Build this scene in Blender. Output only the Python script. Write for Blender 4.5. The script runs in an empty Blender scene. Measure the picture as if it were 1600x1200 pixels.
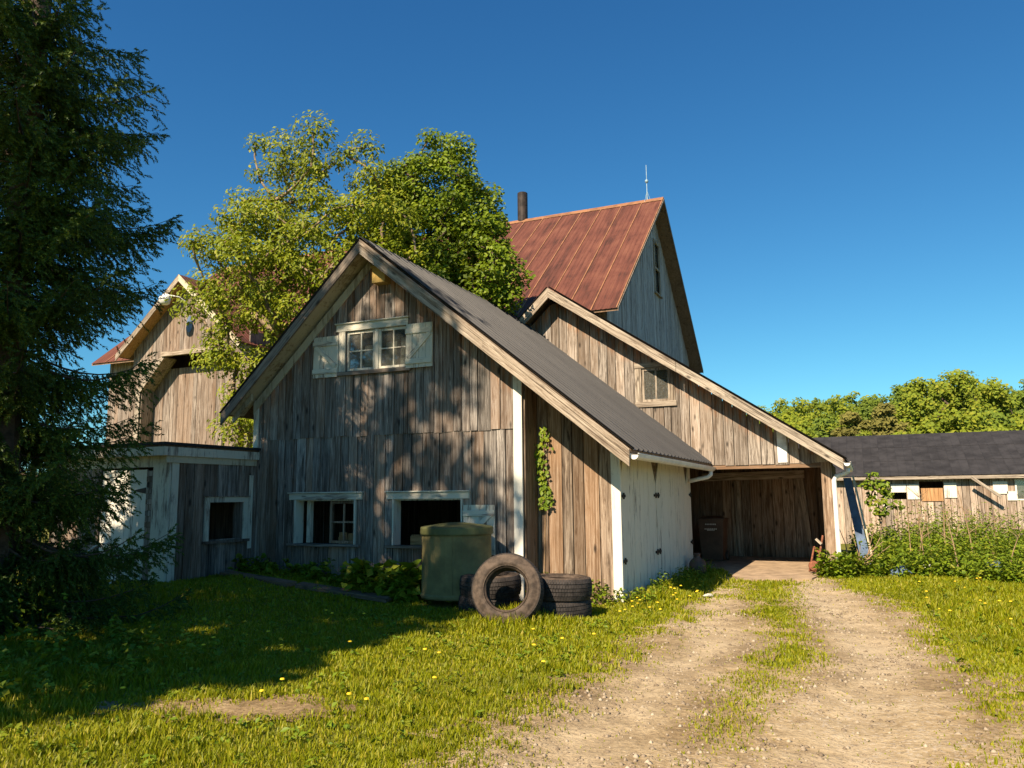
import bpy, bmesh, math, random
import numpy as np
from mathutils import Vector, Matrix

# ---------------------------------------------------------------- camera, sky, sun, exposure
sc = bpy.context.scene
COL = sc.collection
YAW, PITCH, ROLL = math.radians(23.8), math.radians(8.0), math.radians(-0.55)
_fw = Vector((-math.sin(YAW)*math.cos(PITCH), math.cos(YAW)*math.cos(PITCH), math.sin(PITCH)))
_r0 = Vector((math.cos(YAW), math.sin(YAW), 0)); _u0 = _r0.cross(_fw)
_r = _r0*math.cos(ROLL)+_u0*math.sin(ROLL); _u = -_r0*math.sin(ROLL)+_u0*math.cos(ROLL)
cam_d = bpy.data.cameras.new('camera'); cam = bpy.data.objects.new('camera', cam_d); COL.objects.link(cam)
cam_d.sensor_width = 36; cam_d.lens = 1235/1600*36; cam_d.clip_end = 3000; cam_d.clip_start = 0.05
M = Matrix.Identity(4)
for i in range(3):
    M[i][0] = _r[i]; M[i][1] = _u[i]; M[i][2] = -_fw[i]
M[2][3] = 1.65
cam.matrix_world = M
sc.camera = cam
SUN_EL, SUN_AZ = math.radians(40), math.radians(9)      # azimuth: to the left of straight behind (-Y)
to_sun = Vector((-math.sin(SUN_AZ)*math.cos(SUN_EL), -math.cos(SUN_AZ)*math.cos(SUN_EL), math.sin(SUN_EL)))
w = bpy.data.worlds.new('World'); sc.world = w; w.use_nodes = True
nt = w.node_tree; sky = nt.nodes.new('ShaderNodeTexSky'); sky.sky_type = 'NISHITA'; sky.sun_disc = False
sky.sun_elevation = SUN_EL; sky.sun_rotation = math.atan2(to_sun.x, to_sun.y)
sky.air_density = 1.0; sky.dust_density = 0.1; sky.ozone_density = 2.5; sky.altitude = 300
# the photograph's deep, polarised blue: one tone curve for the whole sky
_sp = nt.nodes.new('ShaderNodeSeparateColor'); _cb = nt.nodes.new('ShaderNodeCombineColor'); nt.links.new(sky.outputs[0], _sp.inputs[0])
for _i, (_p, _k) in enumerate(((1.28, 0.55), (1.10, 0.98), (0.90, 1.04))):
    _prev = _sp.outputs[_i]
    for _op, _v in (('MULTIPLY', 0.116), ('MINIMUM', 1.5), ('POWER', _p), ('MULTIPLY', _k*4.83)):
        _n = nt.nodes.new('ShaderNodeMath'); _n.operation = _op; nt.links.new(_prev, _n.inputs[0]); _n.inputs[1].default_value = _v; _prev = _n.outputs[0]
    nt.links.new(_prev, _cb.inputs[_i])
nt.links.new(_cb.outputs[0], nt.nodes['Background'].inputs[0]); nt.nodes['Background'].inputs[1].default_value = 0.1
sd = bpy.data.lights.new('sun', 'SUN'); sd.energy = 5.0; sd.angle = math.radians(0.5); sd.color = (1.0, 0.82, 0.60)
sun = bpy.data.objects.new('sun', sd); COL.objects.link(sun); sun.location = (-10, -30, 30)
sun.rotation_euler = to_sun.to_track_quat('Z', 'Y').to_euler()
sc.view_settings.view_transform = 'Standard'; sc.view_settings.look = 'None'; sc.view_settings.exposure = 1.05; sc.view_settings.gamma = 1
sc.render.engine = 'CYCLES'
sc.cycles.max_bounces = 6; sc.cycles.diffuse_bounces = 3; sc.cycles.transparent_max_bounces = 12

rnd = random.Random(7)
rng = np.random.default_rng(11)

# ---------------------------------------------------------------- materials
def node(nt, t, **k):
    n = nt.nodes.new('ShaderNode'+t)
    for a, v in k.items():
        if a.startswith('i_'):
            n.inputs[a[2:].replace('_', ' ')].default_value = v
        else: setattr(n, a, v)
    return n
def newmat(name):
    m = bpy.data.materials.new(name); m.use_nodes = True
    nt = m.node_tree; b = nt.nodes['Principled BSDF']; b.inputs['Specular IOR Level'].default_value = 0.25
    return m, nt, b, nt.links.new
def ramp(nt, stops, interp='LINEAR'):
    n = nt.nodes.new('ShaderNodeValToRGB'); cr = n.color_ramp; cr.interpolation = interp
    while len(cr.elements) < len(stops): cr.elements.new(0.5)
    for e, (p, c) in zip(cr.elements, stops):
        e.position = p; e.color = (*c, 1) if len(c) == 3 else c
    return n
def mixrgb(nt, a, b, fac, mode='MIX'):
    n = nt.nodes.new('ShaderNodeMix'); n.data_type = 'RGBA'; n.blend_type = mode; n.clamp_factor = True
    for sock, v in ((n.inputs[0], fac), (n.inputs[6], a), (n.inputs[7], b)):
        if hasattr(v, 'is_output'): nt.links.new(v, sock)
        elif isinstance(v, (int, float)): sock.default_value = v
        else: sock.default_value = (*v, 1)
    return n.outputs[2]
def math_n(nt, op, a, b=0.0, c=None):
    n = nt.nodes.new('ShaderNodeMath'); n.operation = op
    for s, v in zip(n.inputs, (a, b) if c is None else (a, b, c)):
        if hasattr(v, 'is_output'): nt.links.new(v, s)
        else: s.default_value = v
    return n.outputs[0]
def obj_coord(nt, scale, rand=True):
    tc = node(nt, 'TexCoord'); mp = node(nt, 'Mapping'); mp.inputs['Scale'].default_value = scale
    src = tc.outputs['Object']
    if rand:
        oi = node(nt, 'ObjectInfo'); ad = node(nt, 'VectorMath', operation='ADD'); sc_ = math_n(nt, 'MULTIPLY', oi.outputs['Random'], 61.0)
        nt.links.new(src, ad.inputs[0]); nt.links.new(sc_, ad.inputs[1]); src = ad.outputs[0]
    nt.links.new(src, mp.inputs['Vector'])
    return mp.outputs[0]
def noise(nt, vec, scale=1.0, detail=4, rough=0.6, dist=0.0):
    n = node(nt, 'TexNoise'); n.inputs['Scale'].default_value = scale; n.inputs['Detail'].default_value = detail
    n.inputs['Roughness'].default_value = rough; n.inputs['Distortion'].default_value = dist
    nt.links.new(vec, n.inputs['Vector']); return n.outputs['Fac']

def wood(name, dark, mid, light, warm=(0.30, 0.17, 0.09), var=0.5, warmth=0.35, fresh=False, paint=None, paint_amt=0.5, island=False):
    """weathered board, grain along local Z, tone different on every board"""
    m, nt, b, L = newmat(name)
    g = noise(nt, obj_coord(nt, (22, 22, 1.3)), 1, 6, 0.74, 1.3)
    g2 = noise(nt, obj_coord(nt, (5, 5, 0.45)), 1, 4, 0.6, 1.2)
    col = ramp(nt, [(0.36, dark), (0.49, mid), (0.64, light)]); L(g, col.inputs[0])
    c = mixrgb(nt, col.outputs[0], dark, math_n(nt, 'MULTIPLY', ramp_f(nt, g2, 0.50, 0.68), 0.75))
    ck = noise(nt, obj_coord(nt, (46, 46, 0.55)), 1, 2, 0.5, 0.4)
    c = mixrgb(nt, c, tuple(x*0.4 for x in dark), math_n(nt, 'MULTIPLY', ramp_f(nt, ck, 0.58, 0.68), 0.8))
    wn = node(nt, 'TexWhiteNoise', noise_dimensions='1D')
    if island: L(node(nt, 'NewGeometry').outputs['Random Per Island'], wn.inputs['W'])
    else: L(node(nt, 'ObjectInfo').outputs['Random'], wn.inputs['W'])
    wsep = node(nt, 'SeparateColor'); L(wn.outputs['Color'], wsep.inputs[0])
    wf = math_n(nt, 'MULTIPLY', wsep.outputs[0], warmth)
    patch = noise(nt, obj_coord(nt, (2.2, 2.2, 0.8)), 1, 3, 0.6)
    wf = math_n(nt, 'MULTIPLY', wf, math_n(nt, 'MULTIPLY', patch, 2.0))
    c = mixrgb(nt, c, warm, wf)
    # knots
    vo = node(nt, 'TexVoronoi', feature='F1'); vo.inputs['Scale'].default_value = 1
    L(obj_coord(nt, (5.0, 5.0, 1.9)), vo.inputs['Vector'])
    kn = ramp_f(nt, vo.outputs['Distance'], 0.17, 0.06)
    c = mixrgb(nt, c, tuple(x*0.35 for x in dark), math_n(nt, 'MULTIPLY', kn, 0.85))
    if fresh:
        at = node(nt, 'Attribute', attribute_name='fresh'); fn = noise(nt, obj_coord(nt, (9, 9, 1.6)), 1, 4, 0.7)
        ff = math_n(nt, 'MULTIPLY', at.outputs['Fac'], ramp_f(nt, fn, 0.44, 0.62))
        c = mixrgb(nt, c, (0.42, 0.15, 0.035), math_n(nt, 'MULTIPLY', ff, 0.8))
    bri = math_n(nt, 'MULTIPLY_ADD', wsep.outputs[1], var, 1.0-var*0.5)
    vm = node(nt, 'VectorMath', operation='SCALE'); L(c, vm.inputs[0]); L(bri, vm.inputs['Scale']); c = vm.outputs[0]
    if paint:
        pn = noise(nt, obj_coord(nt, (16, 16, 2.2)), 1, 6, 0.75, 0.4)
        pn2 = noise(nt, obj_coord(nt, (2.0, 2.0, 1.0)), 1, 3, 0.6)
        pf = ramp_f(nt, math_n(nt, 'ADD', math_n(nt, 'MULTIPLY', pn, 0.6), math_n(nt, 'MULTIPLY', pn2, 0.4)), paint_amt+0.03, paint_amt-0.05)
        pt = mixrgb(nt, paint, tuple(x*0.78 for x in paint), noise(nt, obj_coord(nt, (3, 3, 0.7)), 1, 5, 0.7))
        c = mixrgb(nt, c, pt, pf)
    L(c, b.inputs['Base Color']); b.inputs['Roughness'].default_value = 0.85
    bp = node(nt, 'Bump'); bp.inputs['Strength'].default_value = 0.45; bp.inputs['Distance'].default_value = 0.012; L(g, bp.inputs['Height']); L(bp.outputs[0], b.inputs['Normal'])
    return m
def ramp_f(nt, v, a, b):
    n = node(nt, 'MapRange', interpolation_type='SMOOTHSTEP') if a < b else node(nt, 'MapRange')
    n.clamp = True
    n.inputs[1].default_value = a; n.inputs[2].default_value = b; n.inputs[3].default_value = 0; n.inputs[4].default_value = 1
    nt.links.new(v, n.inputs[0]); return n.outputs[0]
def leafmat(name, c1, c2, c3=None, trans=0.35, rough=0.5):
    m, nt, b, L = newmat(name)
    ge = node(nt, 'NewGeometry')
    st = [(0, c1), (0.75, c2), (1, c3 or c2)]
    cr = ramp(nt, st); L(ge.outputs['Random Per Island'], cr.inputs[0])
    tc = node(nt, 'TexCoord'); n = noise(nt, tc.outputs['Object'], 0.55, 3, 0.6)
    c = mixrgb(nt, cr.outputs[0], tuple(x*0.55 for x in c1), math_n(nt, 'MULTIPLY', ramp_f(nt, n, 0.5, 0.75), 0.6))
    L(c, b.inputs['Base Color']); b.inputs['Roughness'].default_value = rough
    tr = node(nt, 'BsdfTranslucent'); c2_ = mixrgb(nt, c, (0.30, 0.34, 0.02), 0.35); L(c2_, tr.inputs[0])
    ms = node(nt, 'MixShader'); ms.inputs[0].default_value = trans
    L(b.outputs[0], ms.inputs[1]); L(tr.outputs[0], ms.inputs[2]); L(ms.outputs[0], nt.nodes['Material Output'].inputs[0])
    return m
def plain(name, col, rough=0.6, metal=0.0, var=0.25, scale=6.0, bump=0.0, spec=0.3):
    m, nt, b, L = newmat(name)
    n = noise(nt, obj_coord(nt, (scale, scale, scale)), 1, 6, 0.65)
    c = mixrgb(nt, tuple(x*(1-var) for x in col), tuple(min(1, x*(1+var)) for x in col), ramp_f(nt, n, 0.3, 0.7))
    L(c, b.inputs['Base Color']); b.inputs['Roughness'].default_value = rough; b.inputs['Metallic'].default_value = metal; b.inputs['Specular IOR Level'].default_value = spec
    if bump:
        bp = node(nt, 'Bump'); bp.inputs['Strength'].default_value = bump; bp.inputs['Distance'].default_value = 0.01; L(n, bp.inputs['Height']); L(bp.outputs[0], b.inputs['Normal'])
    return m
MAT = {}
MAT['grey_wood'] = wood('grey_wood', (0.050, 0.043, 0.037), (0.175, 0.158, 0.142), (0.355, 0.325, 0.292), var=0.75, warmth=0.35, fresh=True)
MAT['sun_wood'] = wood('sun_wood', (0.070, 0.057, 0.046), (0.23, 0.200, 0.170), (0.39, 0.348, 0.305), warm=(0.30, 0.19, 0.11), var=0.75, warmth=0.25, fresh=True)
MAT['tan_wood'] = wood('tan_wood', (0.055, 0.039, 0.028), (0.205, 0.157, 0.117), (0.37, 0.305, 0.24), warm=(0.33, 0.18, 0.085), var=0.8, warmth=0.36, fresh=True)
MAT['pale_wood'] = wood('pale_wood', (0.12, 0.092, 0.07), (0.34, 0.28, 0.225), (0.50, 0.43, 0.36), var=0.7, warmth=0.3)
MAT['far_wood'] = wood('far_wood', (0.075, 0.056, 0.044), (0.20, 0.168, 0.142), (0.33, 0.285, 0.247), var=0.45, warmth=0.3, island=True)
MAT['trim_wood'] = wood('trim_wood', (0.10, 0.08, 0.062), (0.31, 0.265, 0.21), (0.49, 0.43, 0.35), var=0.15, warmth=0.15)
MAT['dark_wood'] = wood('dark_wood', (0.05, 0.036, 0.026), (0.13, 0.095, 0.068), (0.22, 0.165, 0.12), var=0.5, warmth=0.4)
MAT['grey_trim'] = wood('grey_trim', (0.085, 0.072, 0.062), (0.21, 0.175, 0.145), (0.32, 0.27, 0.22), var=0.1, warmth=0.1)
MAT['shaded_gable_wood'] = wood('shaded_gable_wood', (0.16, 0.15, 0.15), (0.36, 0.35, 0.35), (0.50, 0.49, 0.49), var=0.4, warmth=0.1, island=True)  # cooler than the barn's front boards: the gable's bluish shade is in the colour
MAT['white_paint'] = wood('white_paint', (0.13, 0.11, 0.09), (0.28, 0.24, 0.2), (0.4, 0.36, 0.3), var=0.12, warmth=0.0, paint=(0.74, 0.72, 0.64), paint_amt=0.60)
MAT['worn_paint'] = wood('worn_paint', (0.13, 0.11, 0.09), (0.28, 0.24, 0.2), (0.4, 0.36, 0.3), var=0.12, warmth=0.0, paint=(0.66, 0.63, 0.52), paint_amt=0.56)
MAT['shed_paint'] = wood('shed_paint', (0.12, 0.10, 0.085), (0.25, 0.22, 0.19), (0.4, 0.36, 0.3), var=0.10, warmth=0.0, paint=(0.72, 0.67, 0.56), paint_amt=0.595)
MAT['soffit'] = wood('soffit', (0.2, 0.16, 0.1), (0.34, 0.28, 0.19), (0.42, 0.35, 0.24), var=0.15, warmth=0.1, paint=(0.58, 0.52, 0.38), paint_amt=0.55)
MAT['gutter'] = plain('gutter', (0.74, 0.73, 0.69), 0.35, 0, 0.12, 3)
MAT['iron'] = plain('iron', (0.035, 0.028, 0.024), 0.6, 0.4, 0.4)
MAT['rust_iron'] = plain('rust_iron', (0.20, 0.075, 0.04), 0.8, 0.1, 0.5, 14, 0.3)
MAT['black_pipe'] = plain('black_pipe', (0.035, 0.027, 0.024), 0.65, 0.2, 0.6, 3)
MAT['copper'] = plain('copper', (0.25, 0.36, 0.42), 0.5, 0.2)
MAT['rubber'] = plain('rubber', (0.070, 0.051, 0.038), 0.75, 0, 0.5, 14, 0.35)
MAT['tread'] = plain('tread', (0.036, 0.031, 0.029), 0.8, 0, 0.45, 12, 0.25)
MAT['concrete'] = plain('concrete', (0.34, 0.25, 0.165), 0.9, 0, 0.3, 3, 0.3)
MAT['bin'] = plain('bin', (0.085, 0.05, 0.032), 0.45, 0, 0.25, 4)
MAT['bin_mark'] = plain('bin_mark', (0.5, 0.45, 0.38), 0.6)
MAT['jug'] = plain('jug', (0.10, 0.06, 0.045), 0.5, 0, 0.4)
MAT['card'] = plain('card', (0.52, 0.50, 0.42), 0.8)
MAT['plywood'] = wood('plywood', (0.30, 0.15, 0.06), (0.46, 0.26, 0.12), (0.56, 0.35, 0.17), var=0.2, warmth=0.1)
MAT['yellow_box'] = plain('yellow_box', (0.42, 0.29, 0.09), 0.8)
MAT['blue_panel'] = plain('blue_panel', (0.10, 0.15, 0.24), 0.6)
MAT['white_plastic'] = plain('white_plastic', (0.70, 0.70, 0.68), 0.4)
MAT['bark'] = plain('bark', (0.23, 0.17, 0.115), 0.9, 0, 0.45, 7, 0.6)
MAT['dark_bark'] = plain('dark_bark', (0.085, 0.06, 0.045), 0.9, 0, 0.45, 9, 0.6)
MAT['dead_stem'] = plain('dead_stem', (0.30, 0.20, 0.115), 0.9)
MAT['stone'] = leafmat('stone', (0.16, 0.12, 0.08), (0.30, 0.24, 0.17), (0.42, 0.36, 0.27), 0.0, 0.9)
MAT['shingle'] = plain('shingle', (0.030, 0.029, 0.031), 0.8, 0, 0.35, 2.0, spec=0.25)
# tank paint
MAT['tank'] = plain('tank', (0.175, 0.145, 0.062), 0.8, 0, 0.3, 2.5)
MAT['tank_lid'] = plain('tank_lid', (0.10, 0.105, 0.04), 0.55, 0, 0.25, 3)
# glass
def glassmat():
    m, nt, b, L = newmat('old_glass')
    tr = node(nt, 'BsdfTransparent'); tr.inputs[0].default_value = (0.85, 0.88, 0.86, 1)
    gl = node(nt, 'BsdfGlossy'); gl.inputs['Roughness'].default_value = 0.04
    df = node(nt, 'BsdfDiffuse'); df.inputs[0].default_value = (0.35, 0.34, 0.30, 1)
    fr = node(nt, 'Fresnel'); fr.inputs[0].default_value = 1.5
    tc = node(nt, 'TexCoord'); n = noise(nt, tc.outputs['Object'], 28, 6, 0.75)
    bp = node(nt, 'Bump'); bp.inputs['Strength'].default_value = 0.05; n2 = noise(nt, tc.outputs['Object'], 3, 2); L(n2, bp.inputs['Height']); L(bp.outputs[0], gl.inputs['Normal'])
    a = node(nt, 'MixShader'); L(math_n(nt, 'MULTIPLY_ADD', ramp_f(nt, n, 0.45, 0.8), 0.3, 0.14), a.inputs[0]); L(tr.outputs[0], a.inputs[1]); L(df.outputs[0], a.inputs[2])
    c = node(nt, 'MixShader'); L(math_n(nt, 'MULTIPLY_ADD', fr.outputs[0], 1.2, 0.05), c.inputs[0]); L(a.outputs[0], c.inputs[1]); L(gl.outputs[0], c.inputs[2])
    L(c.outputs[0], nt.nodes['Material Output'].inputs[0]); return m
MAT['glass'] = glassmat()
def roofmat(name, c1, c2, c3, rough, spec, sx):
    m, nt, b, L = newmat(name)
    s = noise(nt, obj_coord(nt, sx), 1, 6, 0.7, 0.3)
    s2 = noise(nt, obj_coord(nt, (0.7, 0.7, 0.5)), 1, 5, 0.65, 0.5)
    cr = ramp(nt, [(0.36, c1), (0.5, c2), (0.64, c3)]); L(math_n(nt, 'ADD', math_n(nt, 'MULTIPLY', s, 0.55), math_n(nt, 'MULTIPLY', s2, 0.45)), cr.inputs[0])
    L(cr.outputs[0], b.inputs['Base Color']); b.inputs['Roughness'].default_value = rough; b.inputs['Specular IOR Level'].default_value = spec
    return m
MAT['black_roof'] = roofmat('black_roof', (0.021, 0.021, 0.022), (0.029, 0.029, 0.030), (0.043, 0.042, 0.042), 0.5, 0.35, (1.2, 6, 1.2))
MAT['rust_roof'] = roofmat('rust_roof', (0.040, 0.020, 0.016), (0.115, 0.042, 0.030), (0.17, 0.070, 0.046), 0.75, 0.2, (6, 0.6, 0.6))
MAT['rust_seam'] = plain('rust_seam', (0.24, 0.115, 0.058), 0.8, 0, 0.3, 3)
MAT['leaf_elder'] = leafmat('leaf_elder', (0.14, 0.19, 0.008), (0.23, 0.275, 0.012), (0.31, 0.30, 0.02), 0.3)
MAT['leaf_maple'] = leafmat('leaf_maple', (0.095, 0.15, 0.006), (0.165, 0.235, 0.009), (0.22, 0.28, 0.015), 0.3)
MAT['leaf_far'] = leafmat('leaf_far', (0.13, 0.18, 0.014), (0.20, 0.245, 0.016), (0.26, 0.265, 0.022), 0.25, 0.7)
MAT['leaf_far_dark'] = leafmat('leaf_far_dark', (0.085, 0.13, 0.016), (0.13, 0.185, 0.018), None, 0.2, 0.7)
MAT['leaf_brown'] = leafmat('leaf_brown', (0.13, 0.125, 0.03), (0.19, 0.175, 0.04), None, 0.2, 0.8)
MAT['needles'] = leafmat('needles', (0.028, 0.062, 0.010), (0.055, 0.11, 0.014), (0.13, 0.17, 0.016), 0.15, 0.55)
MAT['weed'] = leafmat('weed', (0.10, 0.165, 0.010), (0.17, 0.235, 0.012), (0.25, 0.26, 0.02), 0.25)
MAT['grass'] = leafmat('grass', (0.165, 0.20, 0.003), (0.27, 0.285, 0.005), (0.38, 0.32, 0.03), 0.35)
MAT['flower'] = plain('flower', (0.75, 0.52, 0.02), 0.7)
def groundmat(name, stops, sc1, bump, pale=None):
    m, nt, b, L = newmat(name)
    tc = node(nt, 'TexCoord')
    n1 = noise(nt, tc.outputs['Object'], sc1, 8, 0.7, 0.3); n2 = noise(nt, tc.outputs['Object'], sc1*0.12, 4, 0.6)
    n3 = noise(nt, tc.outputs['Object'], sc1*9, 4, 0.7)
    f = math_n(nt, 'ADD', math_n(nt, 'ADD', math_n(nt, 'MULTIPLY', n1, 0.4), math_n(nt, 'MULTIPLY', n2, 0.35)), math_n(nt, 'MULTIPLY', n3, 0.25))
    cr = ramp(nt, stops); L(f, cr.inputs[0]); b.inputs['Roughness'].default_value = 0.95; cc = cr.outputs[0]
    if pale:
        at = node(nt, 'Attribute', attribute_name='track'); vo = node(nt, 'TexVoronoi'); vo.inputs['Scale'].default_value = 55; L(tc.outputs['Object'], vo.inputs['Vector'])
        vs = node(nt, 'SeparateColor'); L(vo.outputs['Color'], vs.inputs[0])
        cc = mixrgb(nt, cc, pale, math_n(nt, 'MULTIPLY', at.outputs['Fac'], math_n(nt, 'MULTIPLY_ADD', n1, 1.2, -0.1)))
        cc = mixrgb(nt, cc, (0.46, 0.39, 0.30), math_n(nt, 'MULTIPLY', ramp_f(nt, vs.outputs[0], 0.80, 0.86), math_n(nt, 'MULTIPLY', ramp_f(nt, n2, 0.46, 0.62), 0.8)))
        cc = mixrgb(nt, cc, (0.13, 0.085, 0.045), math_n(nt, 'MULTIPLY', ramp_f(nt, vs.outputs[1], 0.88, 0.93), 0.35))
    L(cc, b.inputs['Base Color'])
    bp = node(nt, 'Bump'); bp.inputs['Strength'].default_value = bump; bp.inputs['Distance'].default_value = 0.04; L(math_n(nt, 'ADD', n1, math_n(nt, 'MULTIPLY', n3, 0.5)), bp.inputs['Height']); L(bp.outputs[0], b.inputs['Normal'])
    return m
MAT['soil'] = groundmat('soil', [(0.35, (0.08, 0.085, 0.012)), (0.5, (0.14, 0.15, 0.016)), (0.65, (0.24, 0.20, 0.06))], 2.5, 0.6)
MAT['dirt'] = groundmat('dirt', [(0.38, (0.11, 0.072, 0.034)), (0.45, (0.21, 0.145, 0.072)), (0.52, (0.34, 0.25, 0.135)), (0.61, (0.48, 0.38, 0.235))], 2.2, 1.0, (0.55, 0.45, 0.30))

# ---------------------------------------------------------------- object helpers
def link(name, me, mat=None, parent=None):
    o = bpy.data.objects.new(name, me); COL.objects.link(o)
    if mat and me is not None and not me.materials: me.materials.append(MAT[mat])
    if parent is not None:
        o.parent = parent; o.matrix_parent_inverse = Matrix.Translation(-Vector(parent['_w']))
    o['_w'] = (0.0, 0.0, 0.0)
    return o
def thing(name, label, cat, loc=(0, 0, 0), group=None):
    o = bpy.data.objects.new(name, None); COL.objects.link(o); o.location = loc; o['_w'] = tuple(float(v) for v in loc); o.empty_display_size = 0.1
    return tag(o, label, cat, group)
def tag(o, label, cat, group=None):
    o['label'] = label; o['category'] = cat
    if group: o['group'] = group
    return o
def part(name, parent, label=None):
    """an Empty part that only holds pieces"""
    o = link(name, None, None, parent)
    if label: o['label'] = label
    return o
def npmesh(name, v, f):
    """v (N,3), f (M,k) all faces the same size"""
    v = np.asarray(v, np.float32); f = np.asarray(f, np.int32); me = bpy.data.meshes.new(name)
    me.vertices.add(len(v)); me.vertices.foreach_set('co', v.ravel())
    k = f.shape[1]; me.loops.add(f.size); me.loops.foreach_set('vertex_index', f.ravel())
    me.polygons.add(len(f)); me.polygons.foreach_set('loop_start', np.arange(0, f.size, k, dtype=np.int32))
    me.update(calc_edges=True); me.validate(); return me
class MB:
    def __init__(s): s.v = []; s.f = []
    def prism(s, poly, ext):
        n = len(poly); b = len(s.v); e = Vector(ext); P = [Vector(p) for p in poly]
        nrm = Vector((0, 0, 0))
        for i in range(n): nrm += P[i].cross(P[(i+1) % n])
        s.v += [tuple(p) for p in P] + [tuple(p+e) for p in P]
        a, c = list(range(b, b+n)), list(range(b+n, b+2*n))
        flip = nrm.dot(e) > 0
        s.f.append(a[::-1] if flip else a); s.f.append(c if flip else c[::-1])
        for i in range(n):
            q = [a[i], a[(i+1) % n], c[(i+1) % n], c[i]]; s.f.append(q if flip else q[::-1])
        return s
    def box(s, x0, x1, y0, y1, z0, z1):
        return s.prism([(x0, y0, z0), (x1, y0, z0), (x1, y1, z0), (x0, y1, z0)], (0, 0, z1-z0))
    def tube(s, pts, rad, n=6, cap=True):
        P = [Vector(p) for p in pts]; rad = [rad]*len(P) if isinstance(rad, (int, float)) else rad
        rings = []; up = None
        for i, p in enumerate(P):
            d = (P[min(i+1, len(P)-1)]-P[max(i-1, 0)])
            d = d.normalized() if d.length > 1e-9 else Vector((0, 0, 1))
            if up is None: up = Vector((1, 0, 0)) if abs(d.x) < 0.8 else Vector((0, 1, 0))
            a = (up-d*up.dot(d)).normalized(); bb = d.cross(a); up = a
            b = len(s.v); rings.append(b)
            for k in range(n):
                t = 2*math.pi*k/n; s.v.append(tuple(p+(a*math.cos(t)+bb*math.sin(t))*rad[i]))
        for r0, r1 in zip(rings, rings[1:]):
            for k in range(n): s.f.append([r0+k, r0+(k+1) % n, r1+(k+1) % n, r1+k])
        if cap:
            s.f.append([rings[0]+k for k in range(n)][::-1]); s.f.append([rings[-1]+k for k in range(n)])
        return s
    def lathe(s, prof, c=(0, 0, 0), n=32, close=False):
        b = len(s.v); m = len(prof)
        for k in range(n):
            t = 2*math.pi*k/n
            for r, z in prof: s.v.append((c[0]+r*math.cos(t), c[1]+r*math.sin(t), c[2]+z))
        for k in range(n):
            for j in range(m if close else m-1):
                j2 = (j+1) % m; k2 = (k+1) % n
                s.f.append([b+k*m+j, b+k2*m+j, b+k2*m+j2, b+k*m+j2])
        return s
    def mesh(s, name):
        me = bpy.data.meshes.new(name); me.from_pydata(s.v, [], s.f); me.update(); return me
    def obj(s, name, mat, parent=None, smooth=False):
        me = s.mesh(name)
        if smooth: me.polygons.foreach_set('use_smooth', [True]*len(me.polygons))
        return link(name, me, mat, parent)
def board(name, parent, a, b, wdir, width, thick, mat, label=None):
    """board from a to b (centre line of its back face), width along wdir, thickness along (b-a) x wdir; local Z runs along the grain"""
    a = Vector(a); b = Vector(b); z = (b-a); ln = z.length; z.normalize(); x = Vector(wdir); x = (x-z*x.dot(z)).normalized(); y = z.cross(x)
    m = MB(); h = width/2; c = min(0.004, thick*0.3)
    # chamfered section
    sec = [(-h, 0), (h, 0), (h, thick-c), (h-c, thick), (-h+c, thick), (-h, thick-c)]
    m.prism([(p, q, 0) for p, q in sec], (0, 0, ln))
    o = m.obj(name, mat, parent)
    W = Matrix.Identity(4)
    for i in range(3): W[i][0] = x[i]; W[i][1] = y[i]; W[i][2] = z[i]; W[i][3] = a[i]
    o.matrix_basis = W
    if label: o['label'] = label
    return o

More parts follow.
